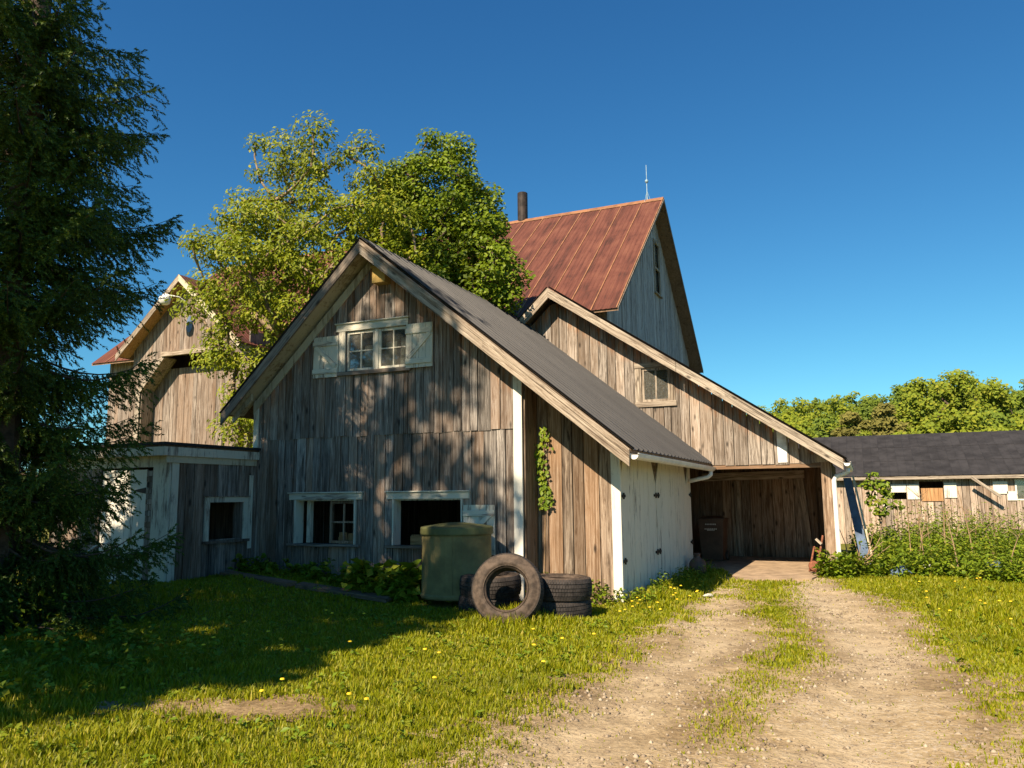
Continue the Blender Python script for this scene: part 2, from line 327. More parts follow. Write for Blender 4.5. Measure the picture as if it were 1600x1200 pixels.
def plank_wall(parent, P, u0, u1, zb, zt, wmin, wmax, mat, holes=(), thick=0.024, seed=1, gap=0.014, fresh=0.0, name='plank', joined=False, rough=0.006):
    """P(u, n, z) -> world point; planks between u0 and u1, zb(u)/zt(u) the bottom and top outline, holes = (ua, ub, za, zb)"""
    r = random.Random(seed); u = u0; jm = MB()
    fb = zb if callable(zb) else (lambda t: zb); ft = zt if callable(zt) else (lambda t: zt)
    cuts = sorted({c for h in holes for c in h[:2]})
    while u < u1-0.01:
        wd = r.uniform(wmin, wmax); e = min(u+wd, u1)
        if u1-e < wmin*0.5: e = u1
        for c in cuts:
            if u+0.03 < c < e-0.03: e = c; break
            if abs(c-e) < 0.03: e = c
        ua, ub = u+gap/2, e-gap/2; um = (u+e)/2
        segs = [(None, None)]
        for h in holes:
            if h[0]-0.001 <= um <= h[1]+0.001:
                ns = []
                for s0, s1 in segs:
                    lo = s0 if s0 is not None else -99; hi = s1 if s1 is not None else 99
                    if h[2] > lo and h[3] < hi: ns += [(s0, h[2]), (h[3], s1)]
                    else: ns.append((s0, s1))
                segs = ns
        for s0, s1 in segs:
            jb = r.uniform(-0.012, 0.012) if s0 is None else 0
            b0 = (fb(ua)+jb if s0 is None else s0); b1 = (fb(ub)+jb if s0 is None else s0)
            t0 = ft(ua) if s1 is None else s1; t1 = ft(ub) if s1 is None else s1
            if max(t0-b0, t1-b1) < 0.04: continue
            t0 = max(t0, b0+0.01); t1 = max(t1, b1+0.01)
            pr = r.uniform(0, rough); tw = r.uniform(-0.0025, 0.0025); ln = r.uniform(-0.003, 0.003)
            fr = min(0.55, min(t0-b0, t1-b1)*0.6)
            lv = [(ua+ln, ub+ln, b0, b1, 0), (ua-ln*0, ub, t0-fr, t1-fr, 0), (ua, ub, t0, t1, 1)]
            m = jm if joined else MB(); base = len(m.v); org = Vector(P(um, 0, min(b0, b1)))
            if joined: org = Vector((0, 0, 0))
            ax = [];
            for a, b, za, zb_, f in lv:
                for uu, nn, zz in ((a, pr, za), (b, pr, zb_), (b, pr+thick+tw, zb_), (a, pr+thick-tw, za)):
                    m.v.append(tuple(Vector(P(uu, nn, zz))-org)); ax.append(f*fresh if s1 is None else 0)
            flip = plank_wall.flip
            q = []
            for k in (0, 1):
                o0, o1 = base+4*k, base+4*k+4
                for i in range(4): q.append([o0+i, o0+(i+1) % 4, o1+(i+1) % 4, o1+i])
            q.append([base+3, base+2, base+1, base]); q.append([base+8, base+9, base+10, base+11])
            m.f += [x[::-1] for x in q] if flip else q
            if not joined:
                me = m.mesh(name)
                if fresh:
                    at = me.attributes.new('fresh', 'FLOAT', 'POINT'); at.data.foreach_set('value', ax)
                o = link(name, me, mat, parent); o.location = org
        u = e
    if joined:
        o = jm.obj(name, mat, parent); o['kind'] = 'stuff'; return o
plank_wall.flip = False
def wallY(Y):   # wall facing -Y
    def P(u, n, z): return (u, Y-n, z)
    return P
def wallX(X, s=1):   # wall facing +X (s = 1) or -X
    def P(u, n, z): return (X+s*n, u, z)
    return P

# value noise on numpy arrays
_tab = np.random.default_rng(5).random((256, 256))
def vnoise(x, y):
    xi = np.floor(x).astype(int); yi = np.floor(y).astype(int); fx = x-xi; fy = y-yi
    fx = fx*fx*(3-2*fx); fy = fy*fy*(3-2*fy); t = lambda i, j: _tab[i % 256, j % 256]
    return (t(xi, yi)*(1-fx)+t(xi+1, yi)*fx)*(1-fy)+(t(xi, yi+1)*(1-fx)+t(xi+1, yi+1)*fx)*fy
def fbm(x, y): return 0.5*vnoise(x, y)+0.3*vnoise(x*2.1+7, y*2.1+3)+0.2*vnoise(x*4.3+1, y*4.3+9)
def sstep(a, b, x):
    t = np.clip((x-a)/(b-a), 0, 1); return t*t*(3-2*t)

# ---------------------------------------------------------------- ground and driveway
_yl = np.array([-20, 3, 4.5, 5.5, 7, 8.7, 11.2, 13.9, 15.6, 16.6]); _xl = np.array([-2.4, -2.25, -2.15, -2.2, -2.2, -2.15, -2.15, -2.3, -2.4, -2.45])
_yr = np.array([-20, 3, 6.2, 7.8, 10.2, 12.2, 14.2, 15.6, 16.6]); _xr = np.array([1.0, 0.85, 0.72, 0.62, 0.36, 0.3, -0.2, -0.7, -1.0])
_ys = np.array([-20, 4, 6, 7.5, 9, 11.6, 15, 17]); _xs = np.array([-1.0, -1.0, -0.98, -0.95, -0.75, -1.2, -1.75, -1.8]); _ws = np.array([0.15, 0.2, 0.32, 0.38, 0.34, 0.42, 0.65, 0.75])
def drive_mask(x, y):
    """about 1 on bare track, 0 on lawn"""
    w = (fbm(x*1.3, y*1.3)-0.5)*0.9+(fbm(x*5, y*5)-0.5)*0.6+(fbm(x*15, y*15)-0.5)*0.5
    m = sstep(-0.55, 0.45, np.minimum(x-np.interp(y, _yl, _xl), np.interp(y, _yr, _xr)-x)+w)
    d = np.abs(x-np.interp(y, _ys, _xs))/np.interp(y, _ys, _ws)
    gapm = sstep(0.42, 0.6, fbm(x*0.5+3, y*0.55+1.7)+0.12)
    m = m*(1-(1-sstep(0.2, 1.7, d+w*1.0))*np.where(y > 10.5, 0.97, (0.6+0.38*gapm)*sstep(4.6, 6.6, y)))
    m = m*(1-sstep(16.2, 16.9, y))
    e = np.hypot((x+4.6)/1.0, (y-5.05-0.35*(x+4.6))/0.34)              # bare patch on the lawn at the left
    return np.maximum(m, (1-sstep(0.35, 1.35, e+w*1.5))*0.9)
def hgt(x, y):
    h = 0.32*sstep(-6.3, -9.6, x)*sstep(6.5, 9.6, y)
    h = h+0.12*sstep(-3.6, -6.0, x)*sstep(9, 11, y)*sstep(-11, -8, x)*0.6
    near = sstep(40, 20, np.hypot(x, y))
    h = h+(fbm(x*0.7, y*0.7)-0.5)*0.07*near
    rut = np.exp(-((x-np.interp(y, _ys, _xs)-0.85)/0.28)**2)+np.exp(-((x-np.interp(y, _ys, _xs)+0.95)/0.28)**2)
    return h-0.035*rut*sstep(17, 14, y)*near
def axis(lo, hi, fine0, fine1, step):
    a = [fine0]
    while a[-1] < fine1: a.append(a[-1]+step)
    s = step; l = [fine0]
    while l[-1] > lo: s *= 1.35; l.append(max(lo, l[-1]-s))
    s = step; h = [a[-1]]
    while h[-1] < hi: s *= 1.35; h.append(min(hi, h[-1]+s))
    return np.array(l[:0:-1]+a+h[1:])
gx = axis(-700, 700, -15, 7, 0.12); gy = axis(-300, 900, 2, 24, 0.12)
XX, YY = np.meshgrid(gx, gy); ZZ = hgt(XX, YY)
nx, ny = len(gx), len(gy); idx = np.arange(nx*ny).reshape(ny, nx)
F = np.stack([idx[:-1, :-1], idx[:-1, 1:], idx[1:, 1:], idx[1:, :-1]], -1).reshape(-1, 4)
me = npmesh('ground', np.stack([XX, YY, ZZ], -1).reshape(-1, 3), F); me.polygons.foreach_set('use_smooth', [True]*len(me.polygons))
o = link('ground', me, 'soil'); o['kind'] = 'structure'
dx = np.arange(-6, 1.6, 0.035); dy = np.arange(1.0, 17.0, 0.035)
XX, YY = np.meshgrid(dx, dy); mk = drive_mask(XX, YY)
idx = np.arange(XX.size).reshape(XX.shape)
F = np.stack([idx[:-1, :-1], idx[:-1, 1:], idx[1:, 1:], idx[1:, :-1]], -1).reshape(-1, 4)
keep = (mk.ravel()[F].mean(1) > 0.05); F = F[keep]
used = np.unique(F); remap = np.full(XX.size, -1); remap[used] = np.arange(len(used))
V = np.stack([XX, YY, hgt(XX, YY)+0.006+0.012*fbm(XX*6, YY*6)], -1).reshape(-1, 3)[used]
me = npmesh('driveway', V, remap[F]); me.polygons.foreach_set('use_smooth', [True]*len(me.polygons))
at = me.attributes.new('track', 'FLOAT', 'POINT'); xs_ = V[:, 0]; ys_ = V[:, 1]; cx_ = np.interp(ys_, _ys, _xs)
tk = np.exp(-((xs_-cx_-0.8)/0.38)**2)+np.exp(-((xs_-cx_+0.85)/0.36)**2); tk = np.clip(tk*(0.35+1.3*fbm(xs_*1.2+5, ys_*0.8)), 0, 1); at.data.foreach_set('value', tk.astype(np.float32))
o = link('driveway', me, 'dirt'); o['kind'] = 'structure'

# ---------------------------------------------------------------- windows
def window_y(parent, Y, x0, x1, z0, z1, nx, nz, bar=0.022, mat='white_paint', name='window', glass=True, frame=0.045, depth=0.04):
    """sash in a wall facing -Y; Y = its outer face"""
    wn = part(name, parent)
    for (a, b) in (((x0, 0, z0), (x0, 0, z1)), ((x1, 0, z0), (x1, 0, z1))):
        xx = a[0]+(frame/2 if a[0] == x0 else -frame/2)
        m = MB(); m.box(-frame/2, frame/2, 0, depth, 0, z1-z0); o = m.obj('stile', mat, wn); o.location = (xx, Y, z0)
    for zz in (z0, z1-frame):
        m = MB(); m.box(x0+frame, x1-frame, 0.001, depth-0.001, 0, frame); o = m.obj('rail', mat, wn); o.location = (0, Y, zz)
    for i in range(1, nx):
        xx = x0+frame+(x1-x0-2*frame)*i/nx; m = MB(); m.box(-bar/2, bar/2, 0.004, depth-0.004, 0, z1-z0-2*frame); o = m.obj('glazing_bar', mat, wn); o.location = (xx, Y, z0+frame)
    for j in range(1, nz):
        zz = z0+frame+(z1-z0-2*frame)*j/nz; m = MB(); m.box(x0+frame, x1-frame, 0.006, depth-0.006, -bar/2, bar/2); o = m.obj('glazing_bar', mat, wn); o.location = (0, Y, zz)
    if glass:
        for i in range(nx):
            for j in range(nz):
                a = x0+frame+(x1-x0-2*frame)*i/nx; b = x0+frame+(x1-x0-2*frame)*(i+1)/nx
                c = z0+frame+(z1-z0-2*frame)*j/nz; d = z0+frame+(z1-z0-2*frame)*(j+1)/nz
                m = MB(); m.box(a, b, 0.018, 0.021, c, d); o = m.obj('pane', 'glass', wn); o.location = (0, Y, 0); o.rotation_euler.x = 0
    return wn
def shutter(parent, x0, x1, z0, z1, Y, n, brace, mat='worn_paint'):
    s = part('shutter', parent); w_ = (x1-x0)/n
    for i in range(n):
        board('shutter_board', s, (x0+w_*(i+0.5), Y, z0), (x0+w_*(i+0.5), Y, z1), (-1, 0, 0), w_-0.003, 0.022, mat).name
    for zz in (z0+0.11, z1-0.13):
        board('batten', s, (x0, Y-0.0225, zz), (x1, Y-0.0225, zz), (0, 0, 1), 0.09, 0.02, mat)
    a, b = brace
    board('brace', s, (a[0], Y-0.0225, a[1]), (b[0], Y-0.0225, b[1]), (0, 0, 1), 0.075, 0.018, mat)
    return s
# note: board() thickness goes along (b-a) x wdir; for the calls here that is -Y

# ================================================================ gabled barn with black roof
YF, YR = 11.5, 12.0            # facade, recessed lean-to wall
AX, AZ = -7.7, 6.05            # ridge
SL, SR = 0.966, 0.806          # slopes left, right
EL, ER = -10.66, -3.02         # eaves
YROOF0, YROOF1 = 11.0, 17.5
def roof_z(x): return AZ-(AX-x)*SL if x < AX else AZ-(x-AX)*SR
barn = thing('gable_barn', 'grey weathered plank barn with black ribbed metal roof and white shuttered gable window', 'barn', (-7.5, 11.5, 0))
XL, XR = -10.27, -4.87
wf = MB()
for z in (0.25, 2.45, 3.4): wf.box(XL+0.05, XR-0.05, YF+0.03, YF+0.11, z, z+0.10)
front = wf.obj('front_wall', 'dark_wood', barn)
H1 = (-9.30, -8.00, 0.84, 1.60); H2 = (-7.26, -5.94, 0.84, 1.60); H3 = (-8.26, -6.98, 3.84, 4.55)
gz = lambda u: float(hgt(np.array(u), np.array(YF)))-0.02
plank_wall(front, wallY(YF), XL+0.02, XR, gz, 2.70, 0.13, 0.24, 'grey_wood', (H1, H2), seed=3, rough=0.016)
plank_wall(front, wallY(YF-0.014), XL+0.02, XR, 2.69, lambda u: roof_z(u)-0.20, 0.14, 0.23, 'grey_wood', (H3,), seed=8, fresh=0.8, rough=0.016)
# corner boards and frieze
board('corner_post', front, (XL+0.03, YF-0.03, 2.56), (XL+0.03, YF-0.03, roof_z(XL)-0.13), (-1, 0, 0), 0.11, 0.035, 'worn_paint')
board('corner_post', front, (-4.955, YF-0.03, 0.02), (-4.955, YF-0.03, roof_z(-4.95)-0.13), (-1, 0, 0), 0.15, 0.04, 'white_paint')
m = MB(); m.prism([(-10.30, 0, roof_z(-10.3)-0.36), (-10.30, 0, roof_z(-10.3)-0.16), (AX, 0, AZ-0.16), (AX, 0, AZ-0.34)], (0, -0.025, 0)); o = m.obj('frieze_board', 'soffit', front); o.location.y = YF-0.045
# return wall and lean-to front
ret = part('return_wall', barn); plank_wall.flip = True
plank_wall(ret, wallX(XR), YF-0.03, YR, 0.0, roof_z(XR)-0.1, 0.13, 0.2, 'tan_wood', seed=5); plank_wall.flip = False
m = MB(); m.box(XR, -3.5, YR+0.03, YR+0.1, 1.0, 1.1); lean = m.obj('lean_to_wall', 'dark_wood', barn)
plank_wall(lean, wallY(YR), XR+0.028, -3.60, 0.0, lambda u: roof_z(u)-0.16, 0.17, 0.26, 'tan_wood', seed=21, fresh=0.5, rough=0.018)
board('corner_post', lean, (-3.53, YR-0.012, -0.02), (-3.53, YR-0.012, roof_z(-3.53)-0.12), (-1, 0, 0), 0.15, 0.04, 'white_paint')
# white side wall with doors
sidew = MB(); sidew.box(-3.56, -3.50, YR+0.05, 17.45, 2.05, 2.16); sidew = sidew.obj('side_wall', 'dark_wood', barn)
plank_wall.flip = True
P = wallX(-3.50)
doors = [(12.03, 13.2), (13.21, 14.29), (14.31, 16.1), (16.11, 17.45)]
for k, (a, b) in enumerate(doors):
    dr = part('side_door', barn)
    cut = {1: 0.0}.get(k, 0)
    def tp(u, a=a, b=b, k=k):
        z = 2.34
        for c, hw in ((12.0, 0.26), (14.3, 0.36), (17.0, 0.3)):
            z = min(z, 2.34) if abs(u-c) > hw else min(z, 1.80+0.54*abs(u-c)/hw)
        return z
    plank_wall(dr, P, a, b, 0.03, tp, 0.10, 0.12, 'shed_paint', seed=40+k, gap=0.003, rough=0.003, name='door_board')
    for zz in (0.62, 1.62):
        yy = a+0.10 if k in (0, 2) else b-0.10
        if k in (1,): yy = b-0.06
        m = MB(); m.box(-3.475, -3.452, yy-0.10, yy+0.10, zz-0.022, zz+0.022); m.tube([(-3.455, yy, zz-0.05), (-3.455, yy, zz+0.05)], 0.014, 6); m.obj('hinge', 'iron', dr)
plank_wall(sidew, wallX(-3.535), 12.03, 17.45, 1.70, 2.44, 0.25, 0.35, 'tan_wood', seed=61, gap=0.004)
plank_wall.flip = False
# unseen walls (left, back) closing the barn
lw = part('left_wall', barn); plank_wall(lw, wallX(XL, -1), YF+0.03, 17.45, 0.0, roof_z(XL)-0.1, 0.3, 0.4, 'grey_wood', seed=4, joined=True, name='left_planks')
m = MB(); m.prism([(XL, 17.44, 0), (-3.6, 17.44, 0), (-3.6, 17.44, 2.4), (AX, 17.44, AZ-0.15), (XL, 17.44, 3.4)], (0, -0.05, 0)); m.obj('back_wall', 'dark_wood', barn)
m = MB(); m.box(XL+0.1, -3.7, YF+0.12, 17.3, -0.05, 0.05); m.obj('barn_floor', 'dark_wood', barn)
m = MB(); m.box(XL+0.1, XR-0.1, YF+0.15, 17.3, 2.72, 2.80); m.obj('unseen_loft', 'dark_wood', barn)
# roof
deck = MB()
for x0, x1 in ((EL, AX), (AX, ER)):
    deck.prism([(x0, YROOF0+0.04, roof_z(x0)), (x1, YROOF0+0.04, roof_z(x1)), (x1, YROOF1, roof_z(x1)), (x0, YROOF1, roof_z(x0))], (0, 0, -0.05))
roof = deck.obj('roof', 'dark_wood', barn)
def corrugated(name, parent, A, D, U, ulen, dlen, pitch, amp, mat, seg=6, lift=0.02, over=0.0, copies=1, rib=None):
    """panels: A ridge start, D unit vector downslope, U unit vector along the ridge; one shared mesh"""
    A = Vector(A); D = Vector(D).normalized(); U = Vector(U).normalized(); N = U.cross(D); N = N if N.z > 0 else -N
    n = max(1, round(ulen/pitch))*seg; us = np.linspace(0, ulen, n+1)
    if rib is None: hs = amp*np.cos(us/pitch*2*math.pi)
    else: hs = np.array([amp if (u % pitch) < rib or (pitch-(u % pitch)) < rib*0.2 else 0 for u in us])
    v = []; f = []
    for k in range(n+1):
        for t in (0, dlen): v.append(tuple(U*us[k]+D*t+N*(lift+hs[k])))
    for k in range(n): f.append([2*k, 2*k+1, 2*k+3, 2*k+2])
    me = bpy.data.meshes.new(name); me.from_pydata(v, [], f); me.update(); out = []
    if rib is None: me.polygons.foreach_set('use_smooth', [True]*len(me.polygons))
    for c in range(copies):
        o = link(name, me, mat, parent); o.location = A+U*(ulen*c)+N*(0.0015*(c % 2)); out.append(o)
    return out
dR = Vector((1, 0, -SR)); lenR = (ER-AX)*math.hypot(1, SR)+0.03
corrugated('roof_panel', roof, (AX, YROOF0-0.02, AZ), dR, (0, 1, 0), (YROOF1-YROOF0)/8, lenR, (YROOF1-YROOF0)/8/3, 0.036, 'black_roof', copies=8, rib=0.045, seg=14)
dL = Vector((-1, 0, -SL)); lenL = (AX-EL)*math.hypot(1, SL)+0.03
corrugated('roof_panel', roof, (AX, YROOF0-0.02, AZ), dL, (0, 1, 0), (YROOF1-YROOF0)/8, lenL, (YROOF1-YROOF0)/8/10, 0.009, 'black_roof', copies=8)
m = MB(); m.prism([(AX-0.14, 0, -0.10), (AX, 0, 0.045), (AX+0.16, 0, -0.085), (AX+0.16, 0, -0.075), (AX, 0, 0.06), (AX-0.14, 0, -0.09)], (0, YROOF1-YROOF0, 0)); o = m.obj('ridge_cap', 'black_roof', roof); o.location = (0, YROOF0, AZ)
for yy, ww, mt in ((YROOF0+0.20, 0.035, 'gutter'), (YROOF1-0.42, 0.03, 'grey_trim'), (YROOF1-0.16, 0.30, 'black_pipe')):  # front strip is pale: the highlight on the rake trim, put into its colour
    nR = Vector((SR, 0, 1)).normalized(); a = Vector((AX+0.1, yy, AZ-0.1*SR))+nR*0.02; b = Vector((ER, yy, roof_z(ER)))+nR*0.02
    board('flashing', roof, b, a, (0, 1, 0), ww, 0.036, mt)
# rake fascias: lower board and narrower upper strip
def slope_board(name, parent, x0, x1, zf, ztop, zbot, y0, y1, mat):
    """vertical board following a roof line between x0 and x1"""
    p0 = Vector((x0, y1, zf(x0))); p1 = Vector((x1, y1, zf(x1))); d = (p1-p0).normalized()
    nrm = Vector((-d.z, 0, d.x)); nrm = nrm if nrm.z > 0 else -nrm; yax = d.cross(nrm); W = Matrix.Identity(4)
    for i in range(3): W[i][0] = nrm[i]; W[i][1] = yax[i]; W[i][2] = d[i]; W[i][3] = p0[i]
    I = W.inverted(); k = 1/abs(d.x)
    poly = [I @ (p + Vector((0, 0, q*k))) for p, q in ((p0, zbot), (p1, zbot), (p1, ztop), (p0, ztop))]
    m = MB(); m.prism(poly, I.to_3x3() @ Vector((0, y0-y1, 0)))
    o = m.obj(name, mat, parent); o.matrix_basis = W; return o
slope_board('rake_fascia', roof, EL-0.02, AX, roof_z, -0.005, -0.15, YROOF0, YROOF0+0.04, 'grey_trim')  # darker than the right rake: shade on this side is put into its colour
slope_board('rake_fascia', roof, AX, -5.35, roof_z, -0.07, -0.20, YROOF0, YROOF0+0.038, 'trim_wood')
slope_board('rake_fascia', roof, -5.345, ER-0.02, roof_z, -0.07, -0.20, YROOF0-0.006, YROOF0+0.034, 'trim_wood')
slope_board('rake_strip', roof, AX, ER-0.01, roof_z, 0.0, -0.069, YROOF0-0.018, YROOF0+0.03, 'trim_wood')
# soffit boards under the left overhang, and the right
for sgn, x0, x1 in ((-1, EL+0.05, AX), (1, AX, ER-0.05)):
    n = 9 if sgn < 0 else 14
    for k in range(n):
        a = x0+(x1-x0)*k/n; b = x0+(x1-x0)*(k+1)/n-0.008
        m = MB(); m.prism([(a, YROOF0+0.045, roof_z(a)-0.056), (b, YROOF0+0.045, roof_z(b)-0.056), (b, YF+0.02 if sgn < 0 or b < -4.9 else YR, roof_z(b)-0.056), (a, YF+0.02 if sgn < 0 or b < -4.9 else YR, roof_z(a)-0.056)], (0, 0, -0.018)); m.obj('soffit_board', 'soffit' if sgn < 0 else 'tan_wood', roof)
# left eave end: rafter tail
m = MB(); m.prism([(EL+0.03, YF-0.25, roof_z(EL+0.03)-0.09), (-10.2, YF-0.25, roof_z(-10.2)-0.09), (-10.2, YF-0.25, roof_z(-10.2)-0.22), (EL+0.03, YF-0.25, roof_z(EL+0.03)-0.2)], (0, 0.05, 0)); m.obj('rafter_tail', 'soffit', roof)
# gutter on the right eave
def gutter(parent, pts, r, mat='gutter'):
    m = MB(); prof = [(r*math.cos(t), r*math.sin(t)) for t in np.linspace(math.pi, 2*math.pi, 9)]
    prof = [(-r, 0.02)]+prof+[(r, 0.025), (r+0.012, 0.025), (r+0.012, 0.01)]
    inner = [(x*0.88, z*0.88+0.006) for x, z in prof[::-1][2:]]
    a, b = Vector(pts[0]), Vector(pts[1])
    m.prism([(a.x+x, a.y, a.z+z) for x, z in prof+inner], tuple(b-a))
    # end cap
    m.prism([(a.x+x, a.y-0.004, a.z+z) for x, z in prof[1:10]], (0, 0.003, 0))
    return m.obj('gutter', mat, parent)
gutter(roof, [(ER+0.035, YROOF0+0.06, roof_z(ER)-0.075), (ER+0.035, YROOF1-0.05, roof_z(ER)-0.10)], 0.065)
m = MB(); m.tube([(ER+0.03, 17.25, 2.12), (ER+0.03, 17.25, 2.04), (ER-0.03, 17.22, 1.99), (-3.25, 17.2, 1.95), (-3.44, 17.2, 1.91)], 0.045, 10); m.obj('downspout', 'gutter', roof, True)
# lower windows: deep openings with trim
def opening(parent, H, Y, head_ext=0.12, depth=0.18, mat='worn_paint', sillmat='grey_wood'):
    x0, x1, z0, z1 = H; wn = part('window', parent)
    board('head_trim', wn, (x0-head_ext, Y-0.012, z1+0.055), (x1+head_ext, Y-0.012, z1+0.055), (0, 0, 1), 0.11, 0.035, mat)
    board('drip_cap', wn, (x0-head_ext-0.02, Y, z1+0.124), (x1+head_ext+0.02, Y, z1+0.124), (0, 0, 1), 0.022, 0.075, mat)
    for x, s in ((x0, 1), (x1, -1)):
        m = MB(); m.box(x+0.001*s, x+0.028*s, Y-0.055, Y+depth, z0, z1-0.001); m.obj('jamb', mat, wn)
    board('sill', wn, (x0-0.12, Y+0.05, z0-0.02), (x1+0.1, Y+0.05, z0-0.02), (0, 0, 1), 0.045, 0.14, sillmat)
    m = MB(); m.box(x0+0.03, x1-0.03, Y, Y+depth, z1-0.02, z1); m.obj('head_jamb', mat, wn)
    return wn
w1 = opening(barn, H1, YF-0.012); w2 = opening(barn, H2, YF-0.012)
window_y(barn, YF+0.06, -8.62, -8.03, 0.85, 1.575, 2, 2, 0.03, 'tan_wood', glass=False)
m = MB(); m.box(-9.16, -9.08, YF+0.12, YF+0.2, 0.85, 1.58); m.obj('sash_stile', 'worn_paint', w1)
sh = shutter(barn, -5.92, -5.36, 0.72, 1.50, YF-0.05, 4, ((-5.88, 0.98), (-5.42, 1.36)), 'worn_paint')
# boards and crates inside the openings, in the sun patch
crate = thing('wooden_crate', 'rough wooden crate inside the barn behind the left lower window', 'crate', (-8.3, 11.95, 0.05))
for i in range(4): board('slat', crate, (-8.62+0.19*i, 11.95, 0.05), (-8.62+0.19*i+0.02, 11.95, 1.02-0.02*(i % 2)), (-1, 0, 0), 0.17, 0.02, 'plywood')
for zz in (0.3, 0.9): board('rail', crate, (-8.72, 11.975, zz), (-7.95, 11.975, zz), (0, 0, 1), 0.06, 0.02, 'plywood')
box = thing('plywood_bench', 'low plywood bench seen through the open right lower window', 'bench', (-6.7, 12.0, 0.05))
board('front_panel', box, (-7.2, 11.95, 0.77), (-5.9, 11.95, 0.77), (0, 0, 1), 0.4, 0.02, 'plywood')
m = MB(); m.box(-7.2, -5.9, 11.955, 12.4, 0.972, 0.99); m.obj('top', 'plywood', box)
for xx in (-7.15, -6.0):
    m = MB(); m.box(xx, xx+0.06, 12.0, 12.06, 0.04, 0.97); m.obj('leg', 'dark_wood', box)
# gable window, its trim and shutters
gw = part('window_trim', barn)
YG = YF-0.05
board('head_trim', gw, (-8.46, YG, 4.625), (-6.98, YG, 4.625), (0, 0, 1), 0.13, 0.03, 'worn_paint')
board('drip_cap', gw, (-8.48, YG+0.01, 4.70), (-6.96, YG+0.01, 4.70), (0, 0, 1), 0.022, 0.07, 'worn_paint')
board('sill', gw, (-8.42, YG+0.01, 3.80), (-6.92, YG+0.01, 3.80), (0, 0, 1), 0.07, 0.06, 'grey_trim')
board('jamb', gw, (-8.335, YG, 3.84), (-8.335, YG, 4.555), (-1, 0, 0), 0.13, 0.028, 'worn_paint')
board('mullion', gw, (-7.62, YG+0.02, 3.84), (-7.62, YG+0.02, 4.555), (-1, 0, 0), 0.07, 0.03, 'worn_paint')
window_y(barn, YG+0.012, -8.25, -7.66, 3.84, 4.55, 2, 2, 0.022, 'worn_paint')
window_y(barn, YG+0.012, -7.585, -6.99, 3.84, 4.55, 2, 2, 0.022, 'worn_paint')
shutter(barn, -8.95, -8.41, 3.76, 4.50, YG-0.012, 4, ((-8.90, 4.32), (-8.45, 3.95)), 'worn_paint')
shutter(barn, -7.0, -6.48, 3.80, 4.56, YG-0.035, 4, ((-6.95, 3.96), (-6.52, 4.38)), 'worn_paint')
for k, (a, b, c) in enumerate(((-8.0, -7.62, 4.30), (-7.58, -7.32, 4.33), (-7.28, -6.96, 4.38))):
    m = MB(); m.prism([(a, 0, 3.0), (b-0.06*(k == 1), 0, 3.0), (b, 0, c+0.01), (a+0.04, 0, c)], (0, 0.012, 0)); o = m.obj('cardboard_sheet', 'card'); o.location.y = YF+0.10+0.02*k
    tag(o, ['pale card sheet propped behind the left sash of the gable window', 'narrow pale card sheet behind the right sash of the gable window, beside the mullion', 'wide pale card sheet behind the right sash of the gable window, next to the shutter'][k], 'card', 'card sheets behind the gable window')
    m = None
# nest box
nb = thing('nest_box', 'small yellow wooden nest box under the peak of the black roofed gable', 'nest box', (-7.5, 11.35, 5.35))
m = MB(); m.box(-7.62, -7.36, 11.27, 11.465, 5.33, 5.60); m.obj('body', 'yellow_box', nb)
m = MB(); m.box(-7.65, -7.33, 11.25, 11.463, 5.602, 5.63); m.obj('lid', 'yellow_box', nb)

# ================================================================ left lean-to shed
XS, YS = -10.2, 9.5
shed = thing('lean_to_shed', 'low flat roofed plank shed with white door and open square window', 'shed', (-11.5, 10.5, 0.3))
m = MB(); m.box(XS-0.12, XS-0.04, YS+0.15, YF-0.05, 2.0, 2.12); sw = m.obj('side_wall', 'dark_wood', shed)
plank_wall.flip = True
plank_wall(sw, wallX(XS), YS+0.12, YF-0.04, 0.25, 2.32, 0.16, 0.26, 'grey_wood', ((10.30, 11.10, 0.95, 1.58),), seed=31, rough=0.008)
plank_wall.flip = False
wn = part('window', shed)
def vbox(name, mat, par, *a):
    m = MB(); m.box(*a); return m.obj(name, mat, par)
vbox('trim', 'worn_paint', wn, XS+0.03, XS+0.06, 10.20, 10.295, 0.93, 1.66); vbox('trim', 'worn_paint', wn, XS+0.03, XS+0.06, 11.105, 11.21, 0.93, 1.66)
vbox('trim', 'worn_paint', wn, XS+0.03, XS+0.065, 10.296, 11.104, 1.575, 1.665); vbox('drip_cap', 'grey_wood', wn, XS+0.03, XS+0.09, 10.18, 11.23, 1.667, 1.685)
vbox('sill', 'grey_wood', wn, XS-0.06, XS+0.10, 10.18, 11.23, 0.885, 0.93)
vbox('jamb', 'grey_wood', wn, XS-0.13, XS+0.03, 11.05, 11.10, 0.93, 1.575)
board('batten', sw, (XS+0.03, 11.30, 0.75), (XS+0.03, 11.30, 2.05), (0, 1, 0), 0.10, 0.02, 'worn_paint')
m = MB(); m.box(-12.9, XS-0.1, YS+0.1, YS+0.17, 2.0, 2.1); fw_ = m.obj('front_wall', 'dark_wood', shed)
plank_wall(fw_, wallY(YS), -12.9, -10.72, 0.25, 2.30, 0.14, 0.2, 'grey_wood', ((-11.75, -10.72, 0.0, 2.15),), seed=33)
dr = part('door', shed)
plank_wall(dr, wallY(YS+0.012), -11.74, -10.72, 0.33, 2.12, 0.10, 0.12, 'white_paint', seed=34, gap=0.004, name='door_board')
for zz in (0.75, 1.78):
    m = MB(); m.prism([(-10.73, YS-0.02, zz-0.05), (-10.73, YS-0.02, zz+0.05), (-10.98, YS-0.02, zz+0.008), (-10.98, YS-0.02, zz-0.008)], (0, -0.008, 0)); m.obj('hinge', 'iron', dr)
